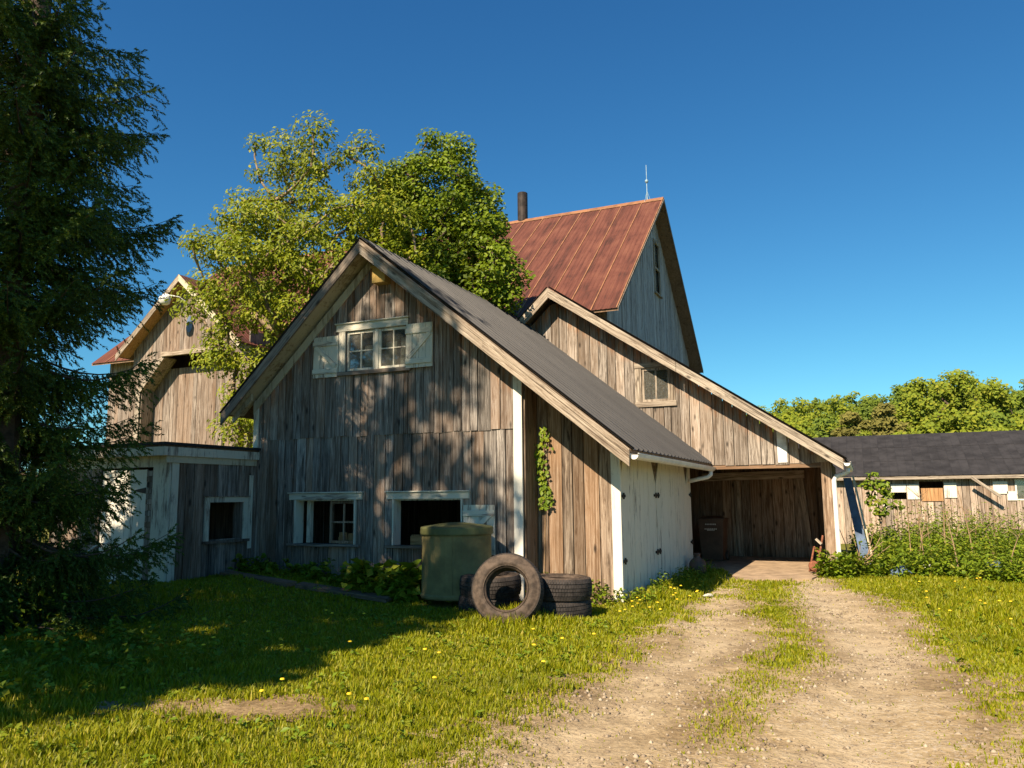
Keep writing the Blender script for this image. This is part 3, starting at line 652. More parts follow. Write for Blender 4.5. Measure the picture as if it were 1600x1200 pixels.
# stacked shingle ends between door and corner post
sh_ = part('shingle_strip', shed)
for k in range(19):
    z = 0.36+k*0.092
    vbox('shingle', 'grey_wood', sh_, -10.70, -10.56, YS-0.026-0.012*(k % 2), YS+0.02, z, z+0.084)
board('corner_post', shed, (-10.372, YS-0.02, 0.22), (-10.372, YS-0.02, 2.22), (-1, 0, 0), 0.365, 0.03, 'worn_paint')
board('corner_post', shed, (XS+0.026, YS+0.065, 0.22), (XS+0.026, YS+0.065, 2.22), (0, 1, 0), 0.16, 0.025, 'worn_paint')
m = MB(); m.box(-13.1, XS+0.10, YS-0.26, YF-0.06, 2.50, 2.545); rf = m.obj('roof', 'shingle', shed)
m = MB(); m.box(-13.08, XS+0.06, YS-0.22, YF-0.06, 2.40, 2.499); m.obj('roof_deck', 'dark_wood', rf)
m = MB(); m.box(XS+0.061, XS+0.085, YS-0.24, YF-0.065, 2.33, 2.47); m.obj('fascia', 'worn_paint', rf)
m = MB(); m.box(-13.08, XS+0.060, YS-0.244, YS-0.221, 2.33, 2.47); m.obj('fascia', 'worn_paint', rf)
m = MB(); m.box(XS+0.0, XS+0.05, YS-0.15, YF-0.1, 2.22, 2.36); m.obj('frieze_board', 'soffit', rf)
m = MB(); m.box(-13.0, -10.3, YS-0.03, YS+0.05, 2.16, 2.36); m.obj('frieze_board', 'worn_paint', rf)
m = MB(); m.box(-13.0, -12.95, YS, YF, 0.2, 2.4); m.box(-12.94, XS-0.05, YF-0.05, YF-0.04, 0.2, 2.4); m.obj('rear_wall', 'dark_wood', shed)

# ================================================================ carport barn
YC = 17.5; CX, CZ = -6.56, 6.50; CSL, CSR = 0.94, 0.676; CEL, CER = -7.75, -0.34; CY0, CY1 = 17.0, 21.4
def croof(x): return CZ-(CX-x)*CSL if x < CX else CZ-(x-CX)*CSR
cp = thing('carport_barn', 'tan plank barn with lopsided gable, small window and open carport', 'barn', (-3.5, 17.5, 0))
m = MB(); m.box(-7.2, -0.62, YC+0.03, YC+0.15, 2.26, 2.44); cwall = m.obj('front_wall', 'dark_wood', cp)
HC = (-4.48, -3.84, 3.70, 4.47)
plank_wall(cwall, wallY(YC), -7.2, -0.80, 2.24, lambda u: croof(u)-0.2, 0.19, 0.30, 'sun_wood', (HC,), seed=52, fresh=1.0, rough=0.018)
board('trim', cwall, (-3.78, YC-0.026, 3.62), (-3.78, YC-0.026, croof(-3.78)-0.2), (-1, 0, 0), 0.10, 0.022, 'trim_wood')
board('trim', cwall, (-4.56, YC-0.026, 3.68), (-4.56, YC-0.026, 4.47), (-1, 0, 0), 0.14, 0.03, 'trim_wood')
board('trim', cwall, (-4.64, YC-0.028, 4.535), (-3.9, YC-0.028, 4.535), (0, 0, 1), 0.12, 0.03, 'trim_wood')
board('sill', cwall, (-4.64, YC-0.028, 3.645), (-3.70, YC-0.028, 3.645), (0, 0, 1), 0.12, 0.045, 'trim_wood')
window_y(cp, YC-0.02, -4.48, -3.84, 3.71, 4.47, 2, 1, 0.035, 'trim_wood', frame=0.05)
board('white_board', cwall, (-1.53, YC-0.04, 2.27), (-1.53, YC-0.04, croof(-1.53)-0.12), (-1, 0, 0), 0.19, 0.02, 'white_plastic')
board('beam', cwall, (-3.3, YC+0.02, 2.20), (-0.8, YC+0.02, 2.20), (0, 0, 1), 0.09, 0.035, 'dark_wood')
m = MB(); m.box(-0.9, -0.58, YC-0.04, YC+0.14, 2.26, 2.50); m.obj('beam_end', 'trim_wood', cwall)
board('corner_post', cp, (-0.70, YC+0.14, -0.02), (-0.70, YC+0.14, 2.26), (-1, 0, 0), 0.20, 0.18, 'tan_wood')
deck = MB()
for x0, x1 in ((CEL, CX), (CX, CER)):
    deck.prism([(x0, CY0+0.03, croof(x0)), (x1, CY0+0.03, croof(x1)), (x1, CY1, croof(x1)), (x0, CY1, croof(x0))], (0, 0, -0.05))
croofo = deck.obj('roof', 'dark_wood', cp)
corrugated('roof_panel', croofo, (CX, CY0-0.02, CZ), (1, 0, -CSR), (0, 1, 0), 0.9, (CER-CX)*math.hypot(1, CSR)+0.04, 0.3, 0.028, 'black_roof', copies=5, rib=0.045, seg=14)
corrugated('roof_panel', croofo, (CX, CY0-0.02, CZ), (-1, 0, -CSL), (0, 1, 0), 0.9, (CX-CEL)*math.hypot(1, CSL)+0.04, 0.09, 0.009, 'black_roof', copies=5)
slope_board('rake_fascia', croofo, CX, -3.6, croof, -0.0, -0.19, CY0, CY0+0.03, 'trim_wood')
slope_board('rake_fascia', croofo, -3.59, CER-0.02, croof, -0.0, -0.185, CY0-0.004, CY0+0.026, 'trim_wood')
slope_board('rake_fascia', croofo, CEL+0.02, CX-0.001, croof, -0.0, -0.19, CY0, CY0+0.03, 'trim_wood')
for k in range(18):
    a = CX+(CER-CX)*k/18; b = CX+(CER-CX)*(k+1)/18-0.008
    m = MB(); m.prism([(a, CY0+0.035, croof(a)-0.055), (b, CY0+0.035, croof(b)-0.055), (b, YC+0.02, croof(b)-0.055), (a, YC+0.02, croof(a)-0.055)], (0, 0, -0.018)); m.obj('soffit_board', 'dark_wood', croofo)
gutter(croofo, [(CER+0.05, CY0+0.02, croof(CER)-0.08), (CER+0.05, CY1, croof(CER)-0.10)], 0.06)
m = MB(); m.tube([(CER+0.05, 17.35, 2.12), (CER+0.05, 17.35, 2.06), (CER-0.02, 17.37, 2.02), (-0.52, 17.38, 1.96), (-0.56, 17.38, 1.88), (-0.56, 17.38, 0.14), (-0.53, 17.34, 0.06)], 0.048, 10); m.obj('downspout', 'gutter', croofo, True)
# side, back and inner walls
plank_wall.flip = True
rw = part('right_wall', cp); plank_wall(rw, wallX(-0.66), YC+0.16, CY1, 0.0, 2.25, 0.2, 0.28, 'grey_wood', seed=71)
lwall = part('left_wall', cp); plank_wall.flip = False; plank_wall(lwall, wallX(-7.2, -1), YC, CY1, 0.0, croof(-7.2)-0.1, 0.25, 0.3, 'grey_wood', seed=72, joined=True, name='left_planks')
m = MB(); m.box(-5.5, -0.7, 21.34, 21.39, 2.2, 2.3); bk = m.obj('back_wall', 'dark_wood', cp)
plank_wall(bk, wallY(21.3), -5.0, -0.68, 0.02, 2.44, 0.2, 0.3, 'tan_wood', seed=73, rough=0.012)
board('frame_post', bk, (-2.98, 21.22, 0.05), (-3.02, 21.22, 1.96), (-1, 0, 0), 0.15, 0.06, 'trim_wood')
board('frame_post', bk, (-1.33, 21.16, 0.06), (-1.48, 21.22, 1.99), (-1, 0, 0), 0.17, 0.06, 'trim_wood')
board('frame_beam', bk, (-3.9, 21.2, 2.06), (-1.36, 21.2, 2.10), (0, 0, 1), 0.20, 0.06, 'trim_wood')
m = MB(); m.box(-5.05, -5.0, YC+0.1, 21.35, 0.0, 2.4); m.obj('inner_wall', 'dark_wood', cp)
m = MB(); m.box(-7.1, -0.72, YC+0.16, 21.2, 2.46, 2.5); m.obj('unseen_loft', 'dark_wood', cp)  # added, out of view: keeps sun through the front window off the back wall
m = MB(); m.prism([(-7.2, 21.39, 0), (-0.7, 21.39, 0), (-0.7, 21.39, 2.2), (CX, 21.39, CZ-0.1), (-7.2, 21.39, 5.8)], (0, 0.02, 0)); m.obj('back_gable', 'dark_wood', cp)
slab = MB(); slab.prism([(-2.25, 15.65, -0.03), (-1.02, 16.25, -0.03), (-0.82, 17.5, -0.03), (-0.75, 21.3, -0.03), (-4.9, 21.3, -0.03), (-4.9, 17.5, -0.03), (-2.9, 17.4, -0.03)], (0, 0, 0.075)); o = slab.obj('carport_floor', 'concrete'); o['kind'] = 'structure'

# ================================================================ big barn with rusty roof, and its cross wing
BX0, BX1 = -26.97, -6.0; BE, BRY, BZE, BZR = 20.98, 27.4, 6.83, 12.25; BS = (BZR-BZE)/(BRY-BE); BB = 33.8
bb = thing('big_barn', 'tall old barn with rusty red metal roof, arched barn door wing and lightning rods', 'barn', (-17, 27.4, 0))
m = MB()
m.prism([(BX1, BE, BZE), (BX1, BRY, BZR), (BX1, BRY, BZR-0.09), (BX1, BE, BZE-0.09)], (BX0-BX1, 0, 0))
m.prism([(BX1, BRY, BZR), (BX1, BB, BZE), (BX1, BB, BZE-0.09), (BX1, BRY, BZR-0.09)], (BX0-BX1, 0, 0))
broof = m.obj('roof', 'dark_wood', bb)
dn = Vector((0, -1, -BS)).normalized(); slen = math.hypot(BRY-BE, BZR-BZE)+0.05; PW = 0.775; NP = 27
ps = corrugated('roof_panel', broof, (BX1, BRY, BZR), dn, (-1, 0, 0), PW, slen, PW/5, 0.012, 'rust_roof', copies=NP, seg=8, rib=0.03, lift=0.012)
for k in range(NP):
    x = BX1-PW*k if k else BX1-0.02
    me = MB()
    if k == 0:
        seam = MB(); seam.prism([(-0.018, 0, 0), (0.018, 0, 0), (0.018, 0, 0.035), (-0.018, 0, 0.035)], tuple(dn*slen)); seam = seam.mesh('roof_seam')
    o = link('roof_seam', seam, 'rust_seam', broof); o.location = (x, BRY, BZR+0.012)
m = MB(); m.prism([(0, -0.16, -0.10), (0, 0, 0.05), (0, 0.16, -0.10), (0, 0.16, -0.085), (0, 0, 0.068), (0, -0.16, -0.085)], (BX0-BX1, 0, 0)); o = m.obj('ridge_cap', 'rust_seam', broof); o.location = (BX1, BRY, BZR+0.01)
m = MB(); m.prism([(BX1+0.002, BRY, BZR+0.02), (BX1+0.002, BB+0.02, BZE+0.02), (BX1+0.002, BB+0.02, BZE-0.12), (BX1+0.002, BRY, BZR-0.12)], (0.02, 0, 0)); m.obj('rake_fascia', 'grey_trim', broof)
m = MB(); m.prism([(BX1+0.002, BRY, BZR+0.0), (BX1+0.002, BE, BZE+0.0), (BX1+0.002, BE, BZE-0.10), (BX1+0.002, BRY, BZR-0.10)], (0.02, 0, 0)); m.obj('rake_fascia', 'grey_trim', broof)
# back slope sheets
corrugated('back_panel', broof, (BX1, BRY, BZR), (0, 1, -BS), (-1, 0, 0), 20.9, slen, 0.836, 0.01, 'rust_roof', seg=4, lift=0.012)
plank_wall.flip = True
GX = -6.5
def bz(y): return (BZE+(y-BE)*BS if y < BRY else BZR-(y-BRY)*BS)-0.1
plank_wall(bb, wallX(GX), 21.5, 33.3, 0.0, bz, 0.17, 0.22, 'shaded_gable_wood', ((27.55, 28.25, 8.95, 10.75),), seed=81, joined=True, name='gable_planks', gap=0.014, rough=0.014)
plank_wall.flip = False
wn = part('window', bb)
for a in ((27.45, 27.56, 8.85, 10.85), (28.24, 28.35, 8.85, 10.85), (27.56, 28.24, 10.74, 10.85), (27.56, 28.24, 9.76, 9.84)):
    vbox('frame', 'trim_wood', wn, GX+0.02, GX+0.07, a[0], a[1], a[2], a[3])
vbox('sill', 'trim_wood', wn, GX+0.0, GX+0.12, 27.4, 28.4, 8.80, 8.85)
for z in (8.95, 9.84): vbox('pane', 'glass', wn, GX-0.02, GX-0.015, 27.56, 28.24, z, z+0.8 if z < 9 else 10.74)
plank_wall(bb, wallY(21.5), BX0+0.4, GX, 0.0, 7.05, 0.17, 0.22, 'far_wood', ((-22.3, -17.6, 0, 6.3),), seed=82, joined=True, name='front_planks', gap=0.012, rough=0.012)
m = MB(); m.box(BX0+0.4, BX0+0.5, 21.5, 33.3, 0, 7.1); m.prism([(BX0+0.4, 21.5, 7.1), (BX0+0.4, 33.3, 7.1), (BX0+0.4, BRY, BZR-0.12)], (0.1, 0, 0)); m.obj('end_wall', 'far_wood', bb)
m = MB(); m.box(BX0+0.4, GX, 33.2, 33.3, 0, 7.1); m.obj('rear_wall', 'far_wood', bb)
def rod(x, z0=12.3):
    m = MB(); m.tube([(x, BRY, z0), (x, BRY, z0+1.35)], [0.016, 0.010], 6); m.lathe([(0.0, -0.07), (0.05, -0.05), (0.07, 0), (0.05, 0.05), (0, 0.07)], (x, BRY, z0+0.72), 10)
    for t in range(3): m.tube([(x+0.14*math.cos(2.1*t), BRY+0.14*math.sin(2.1*t), z0-0.1), (x, BRY, z0+0.35)], 0.008, 5)
    m.obj('lightning_rod', 'copper', bb)
rod(-6.6); rod(-26.75)
for x in (-11.6, -23.05):
    m = MB(); m.lathe([(0.0, 1.3), (0.17, 1.3), (0.2, 1.28), (0.2, -0.6), (0, -0.6)], (x, BRY+0.1, 12.15), 16); m.obj('chimney_pipe', 'black_pipe', bb, False)
# cross wing
WX, WZ, WS, WY = -20.5, 9.05, 0.91, 19.0
def wz(x): return WZ-abs(x-WX)*WS
WE0, WE1 = -23.25, -17.75
m = MB()
for x0, x1 in ((WE0, WX), (WX, WE1)):
    m.prism([(x0, WY, wz(x0)), (x1, WY, wz(x1)), (x1, 23.6, wz(x1)), (x0, 23.6, wz(x0))], (0, 0, -0.07))
wr = m.obj('wing_roof', 'dark_wood', bb)
corrugated('roof_panel', wr, (WX, WY-0.03, WZ), (1, 0, -WS), (0, 1, 0), PW, (WE1-WX)*math.hypot(1, WS)+0.05, PW/5, 0.012, 'rust_roof', copies=6, seg=8, rib=0.03, lift=0.012)
corrugated('roof_panel', wr, (WX, WY-0.03, WZ), (-1, 0, -WS), (0, 1, 0), PW, (WX-WE0)*math.hypot(1, WS)+0.05, PW/5, 0.012, 'rust_roof', copies=6, seg=8, rib=0.03, lift=0.012)
slope_board('rake_fascia', wr, WE0, WX, wz, 0.01, -0.16, WY-0.035, WY-0.002, 'trim_wood'); slope_board('rake_fascia', wr, WX, WE1, wz, 0.01, -0.16, WY-0.035, WY-0.002, 'soffit')
m = MB()
m.prism([(WE0+0.05, WY+0.01, wz(WE0+0.05)-0.075), (WX, WY+0.01, WZ-0.075), (WX, 19.5, WZ-0.075), (WE0+0.05, 19.5, wz(WE0+0.05)-0.075)], (0, 0, -0.02))
m.prism([(WE1-0.05, WY+0.01, wz(WE1-0.05)-0.075), (WX, WY+0.01, WZ-0.075), (WX, 19.5, WZ-0.075), (WE1-0.05, 19.5, wz(WE1-0.05)-0.075)], (0, 0, -0.02)); m.obj('soffit', 'plywood', wr)
WW = 19.5; D0, D1 = -22.55, -17.9
def dtop(u):     # underside of the wall above the arched opening
    return 6.42 if D0+1.05 <= u <= D1-1.05 else (5.35+(u-D0)*1.02 if u < D0+1.05 else 5.35+(D1-u)*1.02)
plank_wall(wr, wallY(WW), -22.95, D0, 0, lambda u: wz(u)-0.1, 0.13, 0.17, 'far_wood', seed=91, joined=True, name='wing_planks', gap=0.012)
plank_wall(wr, wallY(WW), D0, D1, dtop, lambda u: wz(u)-0.1, 0.13, 0.17, 'far_wood', seed=92, joined=True, name='wing_planks', gap=0.012)
plank_wall(wr, wallY(WW), D1, -18.05+0.3, 0, lambda u: wz(u)-0.1, 0.13, 0.17, 'far_wood', seed=93, joined=True, name='wing_planks', gap=0.012)
dr = part('barn_door', bb)
plank_wall(dr, wallY(WW+0.55), D0+0.02, D1-0.75, 0.1, 6.1, 0.14, 0.19, 'far_wood', seed=94, joined=True, name='door_boards', gap=0.012, rough=0.02)
for xx in (-22.9, -17.85): vbox('wing_side_wall', 'far_wood', bb, xx, xx+0.05, WW, 21.5, 0, 7.0)
m = MB(); m.box(-22.8, -17.8, 21.0, 21.05, 0, 7.5); m.obj('inner_wall', 'dark_wood', bb)
board('door_trim', dr, (D0-0.08, WW-0.03, 0.1), (D0-0.08, WW-0.03, 5.33), (-1, 0, 0), 0.20, 0.04, 'trim_wood')
board('door_trim', dr, (D0-0.06, WW-0.032, 5.30), (D0+1.02, WW-0.032, 6.44), (-0.7, 0, 0.7), 0.18, 0.04, 'trim_wood')
board('door_trim', dr, (D0+0.98, WW-0.034, 6.50), (D1-0.98, WW-0.034, 6.50), (0, 0, 1), 0.16, 0.10, 'trim_wood')
m = MB(); m.box(D0+0.01, D0+0.05, WW, WW+0.5, 0.1, 5.35); m.prism([(D0, WW, 5.35), (D0+1.05, WW, 6.42), (D0+1.05, WW, 6.38), (D0+0.03, WW, 5.33)], (0, 0.5, 0)); m.obj('door_reveal', 'trim_wood', dr)
m = MB(); m.lathe([(0.0, 0), (0.15, 0), (0.15, 0.02), (0, 0.02)], (0, 0, 0), 18); o = m.obj('oval_vent', 'blue_panel', bb); o.rotation_euler.x = math.pi/2; o.scale = (0.9, 1.9, 1); o.location = (-20.42, WW-0.03, 7.45)
yl = thing('yard_lamp', 'white bell shaped yard lamp on a bracket under the left barn peak', 'lamp', (-20.55, 18.55, 7.9))
m = MB(); m.lathe([(0.0, 0.18), (0.06, 0.17), (0.09, 0.11), (0.15, 0.08), (0.19, 0.01), (0.16, -0.15), (0.11, -0.19), (0.0, -0.21)], (-20.55, 18.5, 8.12), 18); m.obj('lamp_shade', 'white_plastic', yl, True)
m = MB(); m.tube([(-20.52, 18.52, 8.26), (-20.25, 18.8, 8.22), (-19.95, 19.47, 7.8)], 0.022, 8); m.obj('bracket', 'gutter', yl, True)

# ================================================================ long low coop
coop = thing('long_coop', 'long low plank outbuilding with dark roof behind the weeds', 'outbuilding', (3, 28, 0))
KX0, KX1, KY, KR = -4.5, 11.0, 28.0, 31.2
m = MB(); m.prism([(KX0, KY-0.25, 2.14), (KX0, KR, 3.62), (KX0, KR, 3.54), (KX0, KY-0.25, 2.06)], (KX1-KX0, 0, 0)); m.prism([(KX0, KR, 3.62), (KX0, 34.4, 2.1), (KX0, 34.4, 2.02), (KX0, KR, 3.54)], (KX1-KX0, 0, 0)); kr = m.obj('roof', 'dark_wood', coop)
for row in range(3):
    corrugated('roof_panel', kr, (KX0, KR-row*1.16, 3.625-row*1.16*0.429), (0, -1, -0.429), (1, 0, 0), 0.5, 1.29, 0.25, 0.010, 'shingle', copies=31, seg=10, rib=0.02, lift=0.012+0.006*(2-row))
m = MB(); m.box(KX0, KX1, KY+0.04, KY+0.1, 1.95, 2.05); kw = m.obj('front_wall', 'dark_wood', coop)
holes = ((0.78, 1.18, 1.40, 1.86), (1.57, 2.22, 1.35, 1.95), (4.12, 5.1, 1.35, 1.98))
plank_wall(kw, wallY(KY), -2.0, KX1, 0.0, 2.06, 0.16, 0.24, 'pale_wood', holes, seed=95)
board('fascia', kr, (KX0, KY-0.26, 2.06), (KX1, KY-0.26, 2.06), (0, 0, 1), 0.10, 0.03, 'trim_wood')
vb = lambda n, mt, a, b, c, d, y=0.03: vbox(n, mt, coop, a, b, KY-0.03-y, KY-0.035, c, d)
vb('hatch', 'white_paint', 0.76, 1.19, 1.62, 1.87); vb('shutter', 'white_paint', 1.21, 1.54, 1.40, 1.87); board('brace', coop, (1.24, KY-0.065, 1.80), (1.52, KY-0.065, 1.5), (0, 0, 1), 0.05, 0.02, 'worn_paint')
vb('plywood_panel', 'plywood', 1.60, 2.20, 1.34, 1.74); vb('shutter', 'white_paint', 2.24, 2.58, 1.44, 1.90); vb('white_board', 'white_paint', 0.50, 0.60, 1.0, 1.9)
vb('shutter', 'white_paint', 3.55, 3.93, 1.55, 1.92); vb('patch_board', 'white_paint', 3.9, 4.12, 1.35, 1.62)
window_y(coop, KY-0.04, 4.12, 5.1, 1.35, 1.98, 3, 1, 0.03, 'white_paint')
board('leaning_pole', coop, (2.95, KY-0.45, 2.05), (3.7, KY-0.40, 1.45), (0, 0, 1), 0.09, 0.05, 'trim_wood')
m = MB(); m.box(KX0, KX0+0.1, KY, 34.2, 0, 2.1); m.box(KX1-0.1, KX1, KY, 34.2, 0, 2.1); m.box(KX0, KX1, 34.1, 34.2, 0, 2.1); m.prism([(KX1-0.1, KY, 2.1), (KX1-0.1, 34.2, 2.1), (KX1-0.1, KR, 3.5)], (0.1, 0, 0)); m.obj('rear_walls', 'grey_wood', coop)
m = MB(); m.box(KX0+0.2, KX1-0.2, 29.5, 29.55, 0, 2.6); m.obj('inner_wall', 'dark_wood', coop)

# ================================================================ trees
def leaf_quads(P, N, D, L, W, fold=0.25):
    """P centres, N normals, D long axis -> rhombus leaves (4 verts, 2 tris)"""
    D = D-N*(D*N).sum(1, keepdims=True); D /= np.linalg.norm(D, axis=1, keepdims=True)+1e-9
    S = np.cross(N, D)
    L = L[:, None]; W = W[:, None]
    a = P-D*L*0.5; c = P+D*L*0.5; b = P+S*W*0.5+N*W*fold; d = P-S*W*0.5+N*W*fold
    v = np.stack([a, b, c, d], 1).reshape(-1, 3); i = np.arange(len(P))*4
    f = np.concatenate([np.stack([i, i+1, i+2], 1), np.stack([i, i+2, i+3], 1)])
    return v, f
def unit(n, r): v = r.normal(size=(n, 3)); return v/np.linalg.norm(v, axis=1, keepdims=True)
def clump_leaves(r, centres, radii, per, ln, wd, up=0.5, droop=0.0, flat=0.75, out=None):
    Ps, Ns, Ds = [], [], []
    cc = np.asarray(centres)
    for c, R in zip(cc, radii):
        n = int(per*(R/np.mean(radii))**2); u = unit(n, r); rad = R*r.random(n)**0.4
        p = u*rad[:, None]; p[:, 2] *= flat
        nn = unit(n, r)*0.75+u*0.7+np.array(to_sun)*0.75; nn[:, 2] += up*0.4; nn /= np.linalg.norm(nn, axis=1, keepdims=True)
        dd = unit(n, r)+u*0.6; dd[:, 2] -= droop
        Ps.append(c+p); Ns.append(nn); Ds.append(dd)
    P = np.concatenate(Ps); n = len(P)
    return leaf_quads(P, np.concatenate(Ns), np.concatenate(Ds), ln*r.uniform(0.6, 1.25, n), wd*r.uniform(0.6, 1.25, n))
def skeleton(r, trunk, centres, kr=0.011, tip=0.008, sides=5, upbias=0.6):
    """trunk = list of points; every clump centre is joined to the nearest node below it"""
    nodes = [np.array(p, float) for p in trunk]; par = [-1]+list(range(len(trunk)-1))
    cs = sorted([np.array(c) for c in centres], key=lambda c: np.linalg.norm(c-nodes[len(trunk)//2]))
    ends = []
    for c in cs:
        A = np.array(nodes); d = c-A; dist = np.linalg.norm(d, axis=1)+np.maximum(0, -d[:, 2]+0.2*np.linalg.norm(d[:, :2], axis=1))*1.6
        k = int(np.argmin(dist)); a = nodes[k]; n = max(2, int(np.linalg.norm(c-a)/0.45)); prev = k
        for j in range(1, n+1):
            t = j/n; p = a+(c-a)*t; p = p+np.array([0, 0, upbias*0.35*math.sin(math.pi*t)*np.linalg.norm((c-a)[:2])*0.3])
            if j < n: p = p+r.normal(size=3)*0.05
            nodes.append(p); par.append(prev); prev = len(nodes)-1
        ends.append(prev)
    cnt = np.zeros(len(nodes))
    for e in ends:
        k = e
        while k >= 0: cnt[k] += 1; k = par[k]
    rad = tip+kr*np.sqrt(cnt)
    m = MB()
    for i, p in enumerate(par):
        if p >= 0: m.tube([nodes[p], nodes[i]], [max(rad[i], rad[p]*0.8) if cnt[p] < cnt[i]*1.6 else rad[i]*1.1, rad[i]], sides, cap=False)
    return m
def sample_clumps(r, ells, n, mind, shell=0.45):
    out = []; vols = np.array([e[1][0]*e[1][1]*e[1][2] for e in ells])**0.67; vols /= vols.sum(); tries = 0
    while len(out) < n and tries < n*60:
        tries += 1; e = ells[r.choice(len(ells), p=vols)]; u = unit(1, r)[0]; p = np.array(e[0])+u*np.array(e[1])*(shell+(1-shell)*r.random()**0.6)
        if not out or np.min(np.linalg.norm(np.array(out)-p, axis=1)) > mind: out.append(p)
    return np.array(out)
def broad_tree(name, label, trunk, ells, n, mind, cr, per, ln, wd, mat, bark='bark', seed=1, kr=0.012, up=0.5, droop=0.0, group=None, shell=0.45, flat=0.75, cat='tree'):
    r = np.random.default_rng(seed); t = thing(name, label, cat, trunk[0], group)
    cs = sample_clumps(r, ells, n, mind, shell)
    tr = skeleton(r, trunk, cs, kr).obj('trunk', bark, t, True)
    v, f = clump_leaves(r, cs, r.uniform(cr[0], cr[1], len(cs)), per, ln, wd, up, droop, flat)
    link('crown', npmesh('crown', v, f), mat, t); return t

broad_tree('box_elder_tree', 'airy yellow green tree with pale limbs left behind the gabled barn', [(-12.2, 15.0, 0), (-12.3, 15.0, 1.6), (-12.2, 15.1, 3.2), (-12.0, 15.0, 4.6), (-11.8, 15.0, 5.8)],
    [((-12.7, 15, 9.3), (1.0, 1.2, 1.6)), ((-11.2, 15.2, 9.0), (1.2, 1.3, 1.75)), ((-13.6, 14.8, 7.6), (1.2, 1.5, 1.5)), ((-13.95, 14.9, 6.0), (1.0, 1.4, 1.3)), ((-12.3, 14.6, 6.6), (2.0, 1.7, 1.8)), ((-10.5, 15.0, 7.2), (1.6, 1.5, 1.7)), ((-13.35, 14.8, 4.1), (0.85, 1.0, 1.2)), ((-12.5, 15.2, 4.3), (1.1, 1.2, 1.5))],
    160, 0.56, (0.28, 0.62), 240, 0.13, 0.062, 'leaf_elder', seed=3, kr=0.014, up=0.35, droop=0.7, shell=0.5, flat=0.85)
broad_tree('maple_tree', 'dense green maple behind the black roof beside the rusty barn roof', [(-9.9, 17.6, 0), (-9.9, 17.6, 2.0), (-9.8, 17.5, 4.0), (-9.7, 17.6, 6.0), (-9.7, 17.6, 7.6)],
    [((-9.75, 17.5, 9.3), (1.2, 1.4, 2.0)), ((-10.9, 17.4, 8.6), (1.0, 1.3, 1.8)), ((-8.7, 17.2, 8.4), (0.95, 1.2, 1.5)), ((-9.2, 16.9, 6.9), (1.6, 1.6, 1.7)), ((-8.2, 16.8, 6.7), (0.95, 1.1, 1.2)), ((-10.8, 17.2, 6.4), (1.4, 1.5, 1.7))],
    190, 0.46, (0.34, 0.58), 270, 0.115, 0.090, 'leaf_maple', bark='dark_bark', seed=9, kr=0.012, up=0.75, shell=0.45, flat=0.7)
# trees behind the camera on the left: they stand outside the picture and shade the lawn and the facade
shade_ells = [((0, 0, 9.6), (2.6, 3.0, 2.6)), ((-1.2, 0.6, 13.0), (2.2, 2.6, 2.6)), ((0.9, -0.8, 12.2), (1.7, 2.2, 2.4)), ((0.1, 0.3, 15.3), (1.9, 2.0, 1.9)), ((-1.6, 0, 7.2), (2.2, 2.6, 1.9))]
for k, (bx, by, sc_, lab, sd_) in enumerate(((-9.6, -2.6, 1.0, 'tall broadleaf tree left of the viewpoint shading the lawn', 21), (-7.9, -1.5, 0.62, 'smaller broadleaf tree at the left of the viewpoint shading the near lawn', 22), (-12.2, 0.8, 0.66, 'broadleaf tree far left of the viewpoint shading the spruce', 23))):
    broad_tree('shade_tree', lab, [(bx, by, 0), (bx, by, 3*sc_), (bx+0.1, by, 6*sc_), (bx, by, 10*sc_)], [((bx+e[0][0]*sc_, by+e[0][1]*sc_, e[0][2]*sc_), tuple(q*sc_ for q in e[1])) for e in shade_ells], 100, 0.75*sc_, (0.48*sc_, 0.85*sc_), 85, 0.22, 0.17, 'leaf_maple', seed=sd_, kr=0.02, group='trees shading the yard')

